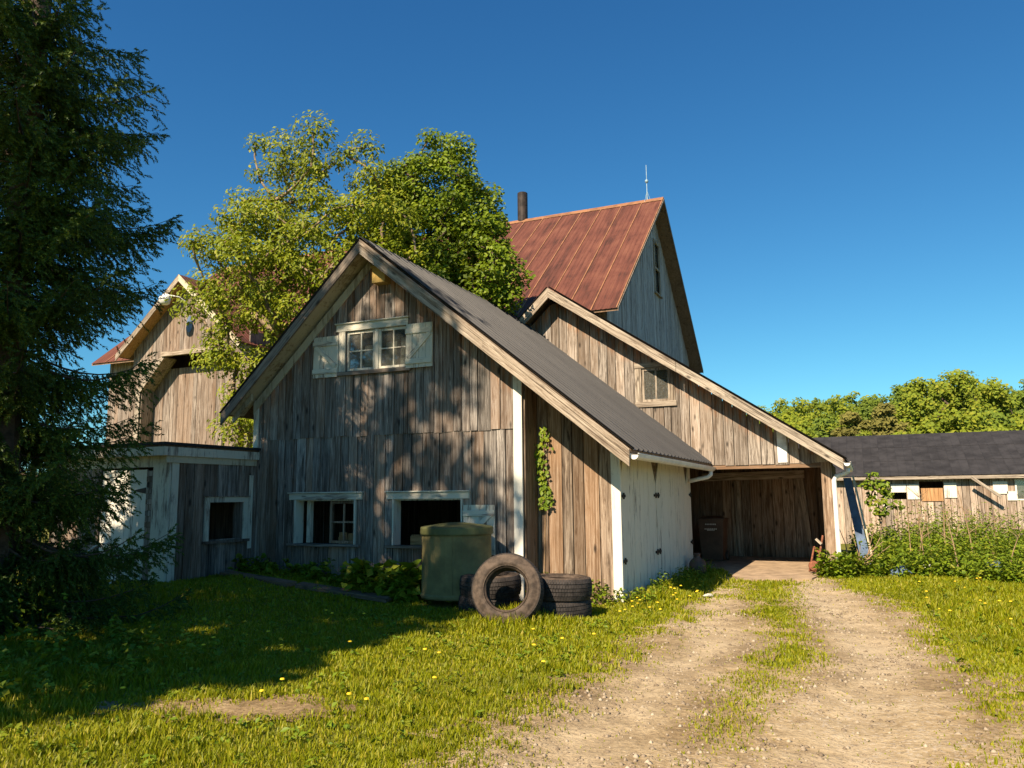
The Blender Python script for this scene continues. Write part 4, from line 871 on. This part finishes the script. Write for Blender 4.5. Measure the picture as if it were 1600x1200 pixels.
# spruce in the left foreground
def spruce(base, H, zlo, rlo, rhi, seed):
    r = np.random.default_rng(seed); t = thing('spruce_tree', 'tall dark spruce with drooping boughs at the left edge', 'tree', base)
    bx, by, bz_ = base; m = MB()
    zs = np.linspace(0, H, 14); m.tube([(bx+0.05*math.sin(z), by+0.04*math.cos(z*1.3), bz_+z) for z in zs], [0.21*(1-z/H)+0.02 for z in zs], 10)
    Sp, Sd = [], []                     # shoots: position, direction
    z = zlo; step = 0
    while z < H-0.4:
        f = z/H; reach = rlo*(1-f)**0.42
        tier = step % 3 == 0; step += 1
        for k in range((19 if tier else 9) if z < 8.8 else 4):
            az = r.uniform(0, 2*math.pi); ln = reach*((r.uniform(1.25, 1.6) if r.random() < 0.3 else r.uniform(0.75, 1.2)) if tier else r.uniform(0.4, 0.75)); zz = z+r.uniform(-0.12, 0.12)
            # boughs: out, drooping, tip turned up
            d = np.array([math.cos(az), math.sin(az), 0]); n = 9; pts = []
            drop = r.uniform(0.12, 0.34)*ln if f < 0.6 else 0.02*ln
            for j in range(n):
                s = j/(n-1); p = np.array([bx, by, bz_+zz])+d*ln*s+np.array([0, 0, -drop*math.sin(s*2.2)*1.1+0.14*ln*s*s]); p[2] = max(p[2], 0.15); pts.append(p)
            m.tube(pts, [0.022*(1-0.85*j/(n-1))*(0.5+ln/3) for j in range(n)], 4, cap=False)
            pts = np.array(pts); side = np.array([-d[1], d[0], 0])
            ns = int(ln/(0.062 if z < 8.5 else 0.15))
            for q in range(ns):
                s = 0.16+0.84*(q+r.random())/ns; i = min(int(s*(n-1)), n-2); fr = s*(n-1)-i; p = pts[i]*(1-fr)+pts[i+1]*fr; dr_ = pts[i+1]-pts[i]; dr_ /= np.linalg.norm(dr_)
                for sg in (-1, 1):
                    tl = (0.52*math.sin(min(1, (1.10-s)*1.7)*1.5)+0.08)*min(1, ln/1.3)*r.uniform(0.5, 1.15); td = dr_*0.75+side*sg*r.uniform(0.5, 1.0)+np.array([0, 0, r.uniform(-0.9, -0.05)]); td /= np.linalg.norm(td)
                    ne = max(1, int(tl/0.095))
                    for e in range(ne):
                        pp = p+td*tl*(e+0.4)/ne; pp[2] -= 0.10*((e+0.4)/ne)**2*tl*3
                        sdv = td*0.9+r.normal(size=3)*0.28+np.array([0, 0, -0.3]); Sp.append(pp); Sd.append(sdv)
            for e in range(3): Sp.append(pts[-1]+r.normal(size=3)*0.03); Sd.append(dr_+r.normal(size=3)*0.3)
        z += 0.25 if z < 9.5 else 0.3
    Sp = np.array(Sp); Sd = np.array(Sd); Sd /= np.linalg.norm(Sd, axis=1, keepdims=True)
    m.obj('trunk', 'dark_bark', t)
    # needles: 12 thin triangles round each shoot
    K = 10; n = len(Sp); up = np.tile([0.13, 0.2, 0.97], (n, 1)); A = np.cross(Sd, up); A /= np.linalg.norm(A, axis=1, keepdims=True)+1e-9; B = np.cross(Sd, A); V = []
    slen = r.uniform(0.08, 0.13, n)
    for k in range(K):
        th = 2.4*k+r.uniform(-0.4, 0.4, n); o_ = A*np.cos(th)[:, None]+B*np.sin(th)[:, None]; tt = (k/K)*slen
        q = Sp+Sd*tt[:, None]; nd = Sd*0.75+o_*0.75; L_ = r.uniform(0.030, 0.046, n)[:, None]; w_ = np.cross(nd, o_); w_ = np.cross(Sd, o_)*0.0112
        V.append(np.stack([q-w_, q+w_, q+nd*L_*1.15], 1))
    V = np.stack(V, 1).reshape(-1, 3); Fc = np.arange(len(V)).reshape(-1, 3)
    link('crown', npmesh('crown', V, Fc), 'needles', t); print('spruce shoots', n)
    return t
spruce((-10.0, 6.6, 0.0), 19.0, 0.55, 1.42, 0, 5)

# wooded hill
hx = np.linspace(-160, 220, 60); hy = np.linspace(60, 330, 40); XX, YY = np.meshgrid(hx, hy)
ZZ = -0.5+sstep(62, 150, YY)*(6.0+2.5*sstep(-30, 25, XX))+sstep(150, 330, YY)*4
idx = np.arange(XX.size).reshape(XX.shape); F = np.stack([idx[:-1, :-1], idx[:-1, 1:], idx[1:, 1:], idx[1:, :-1]], -1).reshape(-1, 4)
o = link('hill', npmesh('hill', np.stack([XX, YY, ZZ], -1).reshape(-1, 3), F), 'soil'); o['kind'] = 'structure'
def hillz(x, y): return float(-0.5+sstep(62, 150, np.array(y))*(6.0+2.5*sstep(-30, 25, np.array(x))))
r = np.random.default_rng(77); Vs, Fs, off = [], [], 0; Vd, Fd, offd = [], [], 0; stems = MB()
for k in range(125):
    y = r.uniform(72, 150); a = r.uniform(-0.15, 0.25); x = y*a; z0 = hillz(x, y); H = r.uniform(7.2, 10.2)*(1.05 if y > 95 else 0.85); W = H*r.uniform(0.28, 0.42)
    cs = sample_clumps(r, [((x, y, z0+H*0.6), (W, W, H*0.42))], 26, 0.5, 0.55)
    v, f = clump_leaves(r, cs, r.uniform(0.7, 1.25, len(cs)), 82, 0.42, 0.31, 0.5, 0.1)
    if r.random() < 0.7: Vs.append(v); Fs.append(f+off); off += len(v)
    else: Vd.append(v); Fd.append(f+offd); offd += len(v)
    stems.tube([(x, y, z0-0.3), (x, y, z0+H*0.7)], [0.16, 0.06], 5)
o = link('woodland', npmesh('woodland', np.concatenate(Vs), np.concatenate(Fs)), 'leaf_far'); o['kind'] = 'stuff'; o['label'] = 'green spring woodland covering the hill behind the coop'; o['category'] = 'woodland'
o2 = link('darker_foliage', npmesh('darker_foliage', np.concatenate(Vd), np.concatenate(Fd)), 'leaf_far_dark', o); o2['kind'] = 'stuff'
o3 = stems.obj('trunks', 'dark_bark', o); o3['kind'] = 'stuff'
def far_tree(name, label, x, y, H, W, n, cr, mat, seed, shell=0.6, trunk_h=0.5, zc=0.62, zr=0.40):
    z0 = hillz(x, y)
    broad_tree(name, label, [(x, y, z0), (x, y, z0+H*0.25), (x+0.1, y, z0+H*trunk_h)], [((x, y, z0+H*zc), (W, W, H*zr))], n, 0.55, cr, 95, 0.36, 0.27, mat, 'dark_bark', seed, kr=0.03, shell=shell, group='single trees on the hillside')
far_tree('round_tree', 'large dome shaped green tree crowning the hillside at the right', 8.0, 84, 11.7, 5.3, 190, (0.7, 1.15), 'leaf_far', 101, zc=0.58, zr=0.44)
far_tree('open_tree', 'thin topped dark green tree just left of the dome shaped tree', 5.1, 90, 11.6, 2.0, 26, (0.5, 0.85), 'leaf_far_dark', 102, zc=0.75, zr=0.27)
far_tree('bare_tree', 'brown half bare conical tree low on the wooded hill', -0.6, 74, 9.2, 1.5, 50, (0.35, 0.6), 'leaf_brown', 103, zc=0.5, zr=0.5)
far_tree('budding_tree', 'brownish budding tree in the middle of the wooded hill', 2.3, 80, 9.0, 1.8, 40, (0.5, 0.75), 'leaf_brown', 104)

# ================================================================ tyres
def tyre_mesh():
    R, r_, W = 0.40, 0.232, 0.128
    side = [(r_, -W*0.80), (r_+0.004, -W*0.92), (r_+0.02, -W*0.97), (0.248, -W*1.0), (0.252, -W*0.97), (0.262, -W*0.99), (0.266, -W*1.03), (0.30, -W*1.08), (0.304, -W*1.05), (0.33, -W*1.06), (0.334, -W*1.02), (0.355, -W*1.01), (0.378, -W*0.93)]
    m = MB()
    prof = side+[(0.384, -W*0.85), (0.384, W*0.85)]+[(a, -z) for a, z in side[::-1]]+[(r_-0.008, W*0.78), (r_+0.0, W*0.68), (0.30, W*0.86), (0.355, W*0.7), (0.358, -W*0.7), (0.30, -W*0.86), (r_, -W*0.68), (r_-0.008, -W*0.78)]
    m.lathe(prof, n=56, close=True); carc = m.mesh('tyre'); carc.polygons.foreach_set('use_smooth', [True]*len(carc.polygons)); carc.materials.append(MAT['rubber'])
    t = MB(); N = 72; bands = [(-0.98, -0.60), (-0.52, -0.20), (-0.13, 0.13), (0.20, 0.52), (0.60, 0.98)]
    for bi, (a, b) in enumerate(bands):
        for k in range(N):
            t0 = 2*math.pi*(k+0.06+0.3*(bi % 2))/N; t1 = 2*math.pi*(k+0.92+0.3*(bi % 2))/N; q = []
            dr_ = 0.012 if bi in (0, 4) else 0.0
            pts = []
            for rad in (0.372, None):
                for tt, zz in ((t0, a), (t1, a), (t1, b), (t0, b)):
                    edge = (abs(zz) > 0.9); rr = rad or (R-0.020 if edge else R-(0.004 if abs(zz) > 0.5 else 0)); pts.append((rr*math.cos(tt+0.03*zz), rr*math.sin(tt+0.03*zz), zz*W*0.98))
            bse = len(t.v); t.v += pts
            t.f += [[bse+4, bse+5, bse+6, bse+7]]+[[bse+i, bse+(i+1) % 4, bse+4+(i+1) % 4, bse+4+i] for i in range(4)]
    tr = t.mesh('tread'); tr.materials.append(MAT['tread'])
    return carc, tr
carc, tread = tyre_mesh()
def tyre(label, M4):
    o = bpy.data.objects.new('tyre', carc); COL.objects.link(o); o.matrix_world = M4 @ Matrix.Scale(1.1, 4); tag(o, label, 'tyre', 'old tyres piled by the barn')
    c = bpy.data.objects.new('tread', tread); COL.objects.link(c); c.parent = o
hz = lambda x, y: float(hgt(np.array(x), np.array(y)))
T = Matrix.Translation
gR = hz(-3.86, 10.4)
tyre('lower tyre of the two lying at the right of the pile, sunk in grass', T((-3.92, 10.42, gR+0.11)) @ Matrix.Rotation(math.radians(2), 4, 'X'))
tyre('upper tyre of the two lying flat at the right of the pile', T((-3.90, 10.40, gR+0.39)) @ Matrix.Rotation(0.4, 4, 'Z') @ Matrix.Rotation(math.radians(1.5), 4, 'Y'))
tyre('lower tyre lying at the left of the pile behind the upright tyre', T((-4.98, 10.42, gR+0.11)))
tyre('upper tyre lying at the left of the pile behind the upright tyre', T((-4.95, 10.40, gR+0.385)) @ Matrix.Rotation(1.1, 4, 'Z') @ Matrix.Rotation(math.radians(-2), 4, 'Y'))
tyre('big tyre standing upright leaning against the lying tyres', T((-4.33, 9.62, hz(-4.3, 9.5)+0.425)) @ Matrix.Rotation(math.radians(15), 4, 'Z') @ Matrix.Rotation(math.radians(90-14), 4, 'X') @ Matrix.Scale(1.07, 4))

# tank
tx, ty = -5.66, 10.72; tz = hz(tx, ty)
tank = thing('oil_tank', 'round olive green metal tank with domed lid in front of the barn window', 'tank', (tx, ty, tz))
m = MB(); m.lathe([(0, 0.02), (0.525, 0.02), (0.54, 0.04), (0.54, 0.07), (0.523, 0.09), (0.52, 0.98), (0.0, 0.98)], (tx, ty, tz+0.08), 40); m.obj('body', 'tank', tank, False)
m = MB(); m.lathe([(0.532, 0.93), (0.545, 0.935), (0.55, 0.95), (0.548, 1.03), (0.54, 1.045), (0.48, 1.06), (0.12, 1.105), (0.0, 1.11)], (tx, ty, tz+0.08), 40); m.obj('lid', 'tank_lid', tank, False)
m = MB(); m.tube([(tx+0.19, ty-0.486, tz+0.18), (tx+0.19, ty-0.486, tz+1.0)], 0.006, 5); m.obj('seam', 'tank', tank)
# wheelie bin
bx, by = -3.42, 19.75
wb = thing('wheelie_bin', 'brown wheelie bin standing in the shade of the carport', 'bin', (bx, by, 0.045))
m = MB(); v0 = [(-0.24, -0.26), (0.24, -0.26), (0.24, 0.26), (-0.24, 0.26)]; v1 = [(-0.30, -0.34), (0.30, -0.34), (0.30, 0.34), (-0.30, 0.34)]
m.v = [(bx+a, by+b, 0.06) for a, b in v0]+[(bx+a, by+b, 1.02) for a, b in v1]; m.f = [[3, 2, 1, 0], [4, 5, 6, 7]]+[[i, (i+1) % 4, 4+(i+1) % 4, 4+i] for i in range(4)]; m.obj('body', 'bin', wb)
m = MB(); m.box(bx-0.32, bx+0.32, by-0.36, by+0.36, 1.021, 1.05); m.prism([(bx-0.30, by-0.33, 1.05), (bx+0.30, by-0.33, 1.05), (bx+0.22, by+0.2, 1.10), (bx-0.22, by+0.2, 1.10)], (0, 0.1, 0.0)); m.obj('lid', 'bin', wb)
m = MB(); m.tube([(bx-0.26, by+0.40, 1.0), (bx+0.26, by+0.40, 1.0)], 0.018, 8); m.obj('handle', 'bin', wb)
for s in (-1, 1):
    m = MB(); m.lathe([(0, -0.03), (0.11, -0.03), (0.12, -0.015), (0.12, 0.015), (0.11, 0.03), (0, 0.03)], n=20); o = m.obj('wheel', 'rubber', wb); o.rotation_euler.y = math.pi/2; o.location = (bx+s*0.28, by+0.22, 0.165)
for zz, ww in ((0.90, 0.26), (0.79, 0.30), (0.765, 0.18)):
    m = MB()
    for j in range(7): m.box(bx-ww/2+ww*j/7, bx-ww/2+ww*(j+0.7)/7, by-0.340+0.085*(1.02-zz)-0.004, by-0.33+0.085*(1.02-zz), zz, zz+0.03)
    m.obj('marking', 'bin_mark', wb)
# jug by the white wall
m = MB(); jx, jy = -3.22, 16.6; jz = hz(jx, jy)
m.lathe([(0, 0), (0.15, 0), (0.17, 0.03), (0.17, 0.24), (0.13, 0.31), (0.06, 0.35), (0.055, 0.40), (0.065, 0.41), (0.065, 0.44), (0, 0.44)], (jx, jy, jz), 20); o = m.obj('milk_can', 'jug', None, True); tag(o, 'squat brown metal can at the foot of the white side wall', 'can')
# rusty hand truck frame leaning at the post
ht = thing('rusty_frame', 'rusty bent metal frame leaning inside the carport post', 'scrap metal', (-1.0, 17.3, 0.05))
m = MB()
for a, b in (((-1.12, 17.2, 0.08), (-1.02, 17.45, 0.55)), ((-1.02, 17.45, 0.55), (-0.90, 17.3, 0.42)), ((-0.90, 17.3, 0.42), (-0.98, 17.1, 0.08)), ((-0.98, 17.15, 0.10), (-0.84, 17.4, 0.78)), ((-1.12, 17.2, 0.1), (-0.98, 17.1, 0.1))): m.tube([a, b], 0.02, 6)
m.obj('frame', 'rust_iron', ht); board('handle', ht, (-0.97, 17.3, 0.72), (-0.87, 17.3, 0.62), (0, 0, 1), 0.05, 0.04, 'trim_wood')
m = MB(); m.lathe([(0, -0.03), (0.09, -0.03), (0.10, 0), (0.09, 0.03), (0, 0.03)], n=16); o = m.obj('wheel', 'rust_iron', ht); o.location = (-1.03, 17.12, 0.2); o.rotation_euler = (1.4, 0.3, 0)
# blue board leaning at the right outside wall, brush pile
m = MB(); m.prism([(-0.16, 18.5, 0.1), (0.04, 18.45, 0.1), (-0.26, 18.75, 1.95), (-0.42, 18.8, 1.95)], (0, 0.04, 0.005)); o = m.obj('blue_board', 'blue_panel'); tag(o, 'dark blue panel leaning on the right side of the carport barn', 'panel')
o = board('leaning_plank', None, (0.08, 18.42, 0.1), (-0.22, 18.70, 2.0), (1, 0, 0), 0.04, 0.03, 'soffit'); tag(o, 'narrow pale plank leaning against the blue panel', 'plank')
rr = random.Random(4)
for k in range(12):
    a = (rr.uniform(-0.45, -0.1), rr.uniform(17.5, 18.3), 0.05); b = (a[0]+rr.uniform(-0.25, 0.75), a[1]+rr.uniform(-0.3, 0.4), rr.uniform(0.3, 1.15))
    m = MB(); mid = [(a[i]+b[i])/2+rr.uniform(-0.05, 0.05) for i in range(3)]; m.tube([a, mid, b], [0.022 if k < 2 else 0.011, 0.016 if k < 2 else 0.009, 0.007], 5)
    o = m.obj('dead_stick', 'rust_iron' if k == 0 else 'dead_stem'); tag(o, 'dry stick in the brush heap beside the white downspout' if k else 'rust red pole lying in the brush heap by the downspout', 'stick', 'sticks heaped by the downspout')
# bicycle wheel by the shed
bw = thing('bicycle_wheel', 'bicycle wheel leaning by the white shed door behind the spruce', 'wheel', (-11.1, 9.0, 0.3))
m = MB(); m.lathe([(0.33+0.012*math.cos(t), 0.012*math.sin(t)) for t in np.linspace(0, 2*math.pi, 8)[:-1]], n=40, close=True); W = T((-11.15, 9.1, 0.62)) @ Matrix.Rotation(math.radians(25), 4, 'Z') @ Matrix.Rotation(math.radians(80), 4, 'X')
for mm, nm, mt in ((m, 'rim', 'gutter'),):
    o = mm.obj(nm, mt, bw, True); o.matrix_basis = W
m = MB(); [m.tube([(0.02*math.cos(t), 0.02*math.sin(t), 0.02*(-1)**k), (0.32*math.cos(t+0.15), 0.32*math.sin(t+0.15), 0)], 0.0015, 3) for k, t in enumerate(np.linspace(0, 6.1, 20))]; m.lathe([(0, -0.03), (0.02, -0.03), (0.02, 0.03), (0, 0.03)], n=10); o = m.obj('spokes', 'iron', bw); o.matrix_basis = W
# old boards lying along the foot of the facade
for k, (a, b, lab) in enumerate((((-9.9, 10.45), (-8.3, 10.2), 'old dark board lying on the grass in front of the left lower window'), ((-8.2, 10.25), (-6.6, 10.35), 'old dark board lying in the weeds left of the green tank'))):
    o = board('old_board', None, (a[0], a[1], hz(*a)+0.03), (b[0], b[1], hz(*b)+0.03), (0, 1, 0.1), 0.2, 0.06, 'dark_wood'); tag(o, lab, 'board')
for k, (x, y, z, s, mt, lab) in enumerate(((1.05, 18.2, 0.12, 0.16, 'white_plastic', 'white plastic bottle lying in the weeds'), (0.55, 17.6, 0.08, 0.22, 'blue_panel', 'crumpled grey blue sheet at the front edge of the weeds'), (2.3, 18.6, 0.16, 0.2, 'blue_panel', 'blue scrap lying deeper among the weeds'), (2.75, 17.2, 0.06, 0.16, 'plywood', 'orange brown chunk of wood at the right edge of the weeds'), (-2.42, 13.2, 0.02, 0.075, 'card', 'flat white stone where the track meets the grass'))):
    bm = bmesh.new(); bmesh.ops.create_icosphere(bm, subdivisions=2, radius=s)
    for v in bm.verts: v.co = Vector((v.co.x*1.3, v.co.y*0.8, v.co.z*0.5))*(1+0.35*math.sin(v.co.x*31+k)*math.cos(v.co.y*27+v.co.z*19))
    me = bpy.data.meshes.new('scrap'); bm.to_mesh(me); bm.free(); o = link('scrap', me, mt); o.location = (x, y, z); o.rotation_euler.z = k; tag(o, lab, 'scrap')

# ================================================================ plants
def weeds(r, n, px, py, h0, h1, leaves, ln, wd, mask=None):
    x = px(n); y = py(n)
    if mask is not None: k = mask(x, y); x, y = x[k], y[k]
    n = len(x); z = hgt(x, y); H = r.uniform(h0, h1, n)*np.clip(0.25+1.5*fbm(x*0.9+2, y*0.9+5), 0.4, 1.5)
    t = r.random((n, leaves))**0.8; th = r.random((n, leaves))*6.28; sp = H[:, None]*0.32*r.random((n, leaves))*(1.2-t*0.7)+0.02
    P = np.stack([x[:, None]+sp*np.cos(th), y[:, None]+sp*np.sin(th), z[:, None]+H[:, None]*t], -1).reshape(-1, 3)
    N = unit(len(P), r)*0.6; N[:, 2] += 0.8; N /= np.linalg.norm(N, axis=1, keepdims=True)
    D = np.stack([np.cos(th), np.sin(th), -0.1+0*th], -1).reshape(-1, 3)+unit(len(P), r)*0.4
    return leaf_quads(P, N, D, ln*r.uniform(0.5, 1.3, len(P)), wd*r.uniform(0.5, 1.3, len(P)))
r = np.random.default_rng(31)
def join(parts):
    V, F_, o_ = [], [], 0
    for v, f in parts: V.append(v); F_.append(f+o_); o_ += len(v)
    return np.concatenate(V), np.concatenate(F_)
edge = lambda x, y: (y > 16.9+0.5*np.sin(x*1.7)+(x < 0.1)*0.5)
W_ = [weeds(r, 1500, lambda n: r.uniform(-0.35, 6.5, n), lambda n: 16.7+r.random(n)**1.4*10.5, 0.25, 0.75, 30, 0.085, 0.05, edge),
      weeds(r, 700, lambda n: r.uniform(-0.4, 6.5, n), lambda n: r.uniform(16.6, 19.5, n), 0.10, 0.40, 20, 0.12, 0.095, edge),
      weeds(r, 260, lambda n: r.uniform(0.2, 6.5, n), lambda n: r.uniform(20, 27, n), 0.6, 1.25, 40, 0.08, 0.045)]
v, f = join(W_); o = link('weeds', npmesh('weeds', v, f), 'weed'); o['kind'] = 'stuff'; o['label'] = 'tangled green weeds right of the carport'; o['category'] = 'weeds'
W_ = [weeds(r, 80, lambda n: r.uniform(-10.1, -6.3, n), lambda n: 11.35-r.random(n)*0.6, 0.1, 0.36, 18, 0.11, 0.08),
      weeds(r, 420, lambda n: r.uniform(-8, -2.6, n), lambda n: r.uniform(3.6, 11, n), 0.03, 0.09, 9, 0.06, 0.032, lambda x, y: drive_mask(x, y) < 0.3),
      weeds(r, 220, lambda n: r.uniform(0.6, 5.5, n), lambda n: r.uniform(7.5, 17, n), 0.03, 0.12, 9, 0.07, 0.038, lambda x, y: drive_mask(x, y) < 0.3),
      weeds(r, 60, lambda n: r.uniform(-7.4, -6.25, n), lambda n: r.uniform(10.4, 11.2, n), 0.25, 0.5, 22, 0.20, 0.16),
      weeds(r, 90, lambda n: r.uniform(-4.9, -3.4, n), lambda n: r.uniform(11.5, 11.95, n), 0.12, 0.35, 14, 0.07, 0.04),
      weeds(r, 140, lambda n: -3.35+r.random(n)*0.35, lambda n: r.uniform(11.8, 17.2, n), 0.1, 0.28, 12, 0.06, 0.035),
      weeds(r, 60, lambda n: r.uniform(-0.95, -0.3, n), lambda n: r.uniform(16.7, 17.4, n), 0.15, 0.45, 20, 0.10, 0.08),
      weeds(r, 130, lambda n: r.uniform(-9, -6.0, n), lambda n: r.uniform(3.9, 6.8, n), 0.15, 0.45, 18, 0.08, 0.05)]
v, f = join(W_); o = link('low_weeds', npmesh('low_weeds', v, f), 'weed'); o['kind'] = 'stuff'; o['label'] = 'low leafy weeds along the foot of the barn walls'; o['category'] = 'weeds'
# dead stalks standing in the weeds
for k in range(26):
    x = rr.uniform(0.8, 6.0); y = rr.uniform(17.6, 24); h = rr.uniform(0.9, 1.7); z = hz(x, y); m = MB(); lx, ly = rr.uniform(-0.3, 0.3), rr.uniform(-0.2, 0.2)
    m.tube([(x, y, z), (x+lx*0.4, y+ly*0.5, z+h*0.5), (x+lx, y+ly, z+h)], [0.012, 0.010, 0.005], 5)
    for j in range(4):
        t = rr.uniform(0.4, 0.95); a = rr.uniform(0, 6.28); q = (x+lx*t, y+ly*t, z+h*t); m.tube([q, (q[0]+0.22*math.cos(a), q[1]+0.22*math.sin(a), q[2]+0.16)], [0.006, 0.003], 4)
    o = m.obj('dead_stalk', 'dead_stem'); tag(o, 'dry brown stalk standing among the weeds in front of the coop', 'stalk', 'dry stalks in the weeds')
broad_tree('sapling', 'slender leafy sapling in front of the left end of the coop', [(0.30, 22.0, 0), (0.3, 22.0, 0.8), (0.28, 22, 1.4)], [((0.25, 22, 1.75), (0.32, 0.3, 0.45)), ((0.45, 22, 1.3), (0.25, 0.3, 0.4))], 16, 0.16, (0.12, 0.2), 26, 0.13, 0.085, 'weed', seed=6, kr=0.006, group=None, cat='sapling')
# ivy on the return wall
r = np.random.default_rng(8); n = 190; z = 1.42+1.3*r.random(n)**1.2; cx = -4.72+0.05*np.sin(z*5)+r.normal(size=n)*0.05*(0.6+0.8*np.abs(np.sin(z*7))); P = np.stack([cx, 11.93-r.random(n)*0.10, z], -1)
N = unit(n, r)*0.5+np.array([0.2, -1, 0.3]); N /= np.linalg.norm(N, axis=1, keepdims=True); D = unit(n, r)*0.5+np.array([0, 0, -1.0])
iv = thing('ivy_vine', 'green ivy climbing the corner beside the white post of the barn', 'vine', (-4.75, 11.9, 0))
v, f = leaf_quads(P, N, D, 0.075*r.uniform(0.5, 1.3, n), 0.066*r.uniform(0.5, 1.3, n)); link('leaves', npmesh('leaves', v, f), 'weed', iv)
m = MB(); m.tube([(-4.76, 11.95, 0.0), (-4.72, 11.95, 0.9), (-4.70, 11.94, 1.6), (-4.73, 11.94, 2.2), (-4.68, 11.94, 2.7)], [0.012, 0.01, 0.009, 0.007, 0.004], 5); m.obj('stem', 'dead_stem', iv)

# grass
def blades(n, seed):
    r = np.random.default_rng(seed)
    a = r.uniform(math.radians(-66), math.radians(18), n); d = 2.6+(24-2.6)*r.random(n)**1.15
    x = d*np.sin(a); y = d*np.cos(a)
    k = np.ones(n, bool)
    k &= ~((x > XL-0.1) & (x < XR+0.1) & (y > YF-0.05)); k &= ~((x > -4.95) & (x < -3.45) & (y > YR-0.05)); k &= ~((x < XS+0.05) & (y > YS-0.02)); k &= ~((y > 17.5) & (x < -0.6)); k &= ~((y > 11.4) & (x < -4.8))
    k &= ~((x > -2.9) & (x < -0.95) & (y > 15.9) & (y-15.7 > 0.5*(x+2.25)) & (x > -2.3-(y-15.7)*0.3))
    k &= ~(np.hypot(x-tx, y-ty) < 0.56)
    mk = drive_mask(x, y); k &= r.random(n) > 1-0.98*(1-mk)**1.8-0.015*(mk > 0.5)
    thin = fbm(x*1.1+9, y*1.1); k &= r.random(n) < 0.55+1.1*thin
    x, y, mk, d = x[k], y[k], mk[k], d[k]; n = len(x); z = hgt(x, y)+np.where(mk > 0.05, 0.010, 0)
    tall = 0.024+0.028*fbm(x*0.9, y*0.9)+0.045*sstep(0.58, 0.78, fbm(x*2.2+4, y*2.2))
    tall *= 1-0.6*mk
    tall = np.maximum(tall, (0.17*np.exp(-(np.hypot(x+4.3, y-9.7)/0.7)**2)+0.02)*1)
    tall = np.where((x > -3.4) & (x < -2.5) & (y > 11.5), tall*2.0, tall); tall = np.where((x < -6) & (y < 6.5), tall*1.8, tall); tall = np.where((x > 0.6) & (y > 12), tall*1.6, tall)
    H = tall*r.uniform(0.55, 1.4, n); wd = (0.0020+0.00055*d)*r.uniform(0.7, 1.3, n); th = r.random(n)*6.283; lean = r.uniform(0.15, 0.75, n)*H; la = th+1.57+r.normal(size=n)*0.5
    c, s = np.cos(th)*wd, np.sin(th)*wd; lx, ly = np.cos(la)*lean, np.sin(la)*lean
    b = np.stack([x, y, z-0.005], -1); o1 = np.stack([c, s, 0*c], -1); mid = b+np.stack([lx*0.3, ly*0.3, H*0.6], -1); tip = b+np.stack([lx, ly, H], -1)
    V = np.stack([b-o1, b+o1, mid+o1*0.75, mid-o1*0.75, tip], 1).reshape(-1, 3); i = np.arange(n)*5
    Fq = np.concatenate([np.stack([i, i+1, i+2], 1), np.stack([i, i+2, i+3], 1), np.stack([i+3, i+2, i+4], 1)]); print('blades', n)
    return npmesh('grass', V, Fq)
o = link('grass', blades(640000, 2), 'grass'); o['kind'] = 'stuff'; o['label'] = 'short sunlit lawn grass in the farmyard'; o['category'] = 'grass'
# dandelions
r = np.random.default_rng(12); V, Fq = [], []; m = MB()
for k in range(95):
    if k < 45: x, y = -3.35+r.random()*0.85, r.uniform(10.8, 15.5)
    elif k < 75: x, y = r.uniform(0.6, 4.5), r.uniform(11.5, 17.5)
    else: x, y = r.uniform(-7, -2.8), r.uniform(5, 9.5)
    z = hz(x, y)+r.uniform(0.05, 0.14); m.lathe([(0, 0.012), (0.016, 0.010), (0.022, 0.0), (0, -0.006)], (x, y, z), 7)
o = m.obj('dandelions', 'flower'); o['kind'] = 'stuff'; o['label'] = 'yellow dandelion flowers scattered in the grass'; o['category'] = 'dandelions'
# gravel
r = np.random.default_rng(14); n = 30000; x = r.uniform(-3, 1.3, n); y = 3+13*r.random(n)**1.2; k = (drive_mask(x, y) > 0.4) & (r.random(n) < 0.25+1.5*sstep(0.45, 0.62, fbm(x*1.6, y*1.1))); x, y = x[k], y[k]; n = len(x); s = 0.005+0.024*r.random(n)**4
oct_ = np.array([[1, 0, 0], [0, 1, 0], [-1, 0, 0], [0, -1, 0], [0, 0, 0.7], [0, 0, -0.5]]); of = np.array([[0, 1, 4], [1, 2, 4], [2, 3, 4], [3, 0, 4], [1, 0, 5], [2, 1, 5], [3, 2, 5], [0, 3, 5]])
th = r.random(n)*6.28; q = oct_[None]*r.uniform(0.6, 1.3, (n, 6, 1))*s[:, None, None]; qx = q[..., 0]*np.cos(th)[:, None]-q[..., 1]*np.sin(th)[:, None]; qy = q[..., 0]*np.sin(th)[:, None]+q[..., 1]*np.cos(th)[:, None]
V = np.stack([x[:, None]+qx, y[:, None]+qy, (hgt(x, y)+0.012)[:, None]+q[..., 2]], -1).reshape(-1, 3); Fq = (of[None]+(np.arange(n)*6)[:, None, None]).reshape(-1, 3)
o = link('gravel', npmesh('gravel', V, Fq), 'stone'); o['kind'] = 'stuff'; o['label'] = 'loose pale gravel on the dirt track'; o['category'] = 'gravel'
for o in bpy.data.objects:
    if '_w' in o: del o['_w']
print('tris', sum(sum(len(p.vertices)-2 for p in me.polygons) if len(me.polygons) < 20000 else len(me.polygons) for me in bpy.data.meshes))
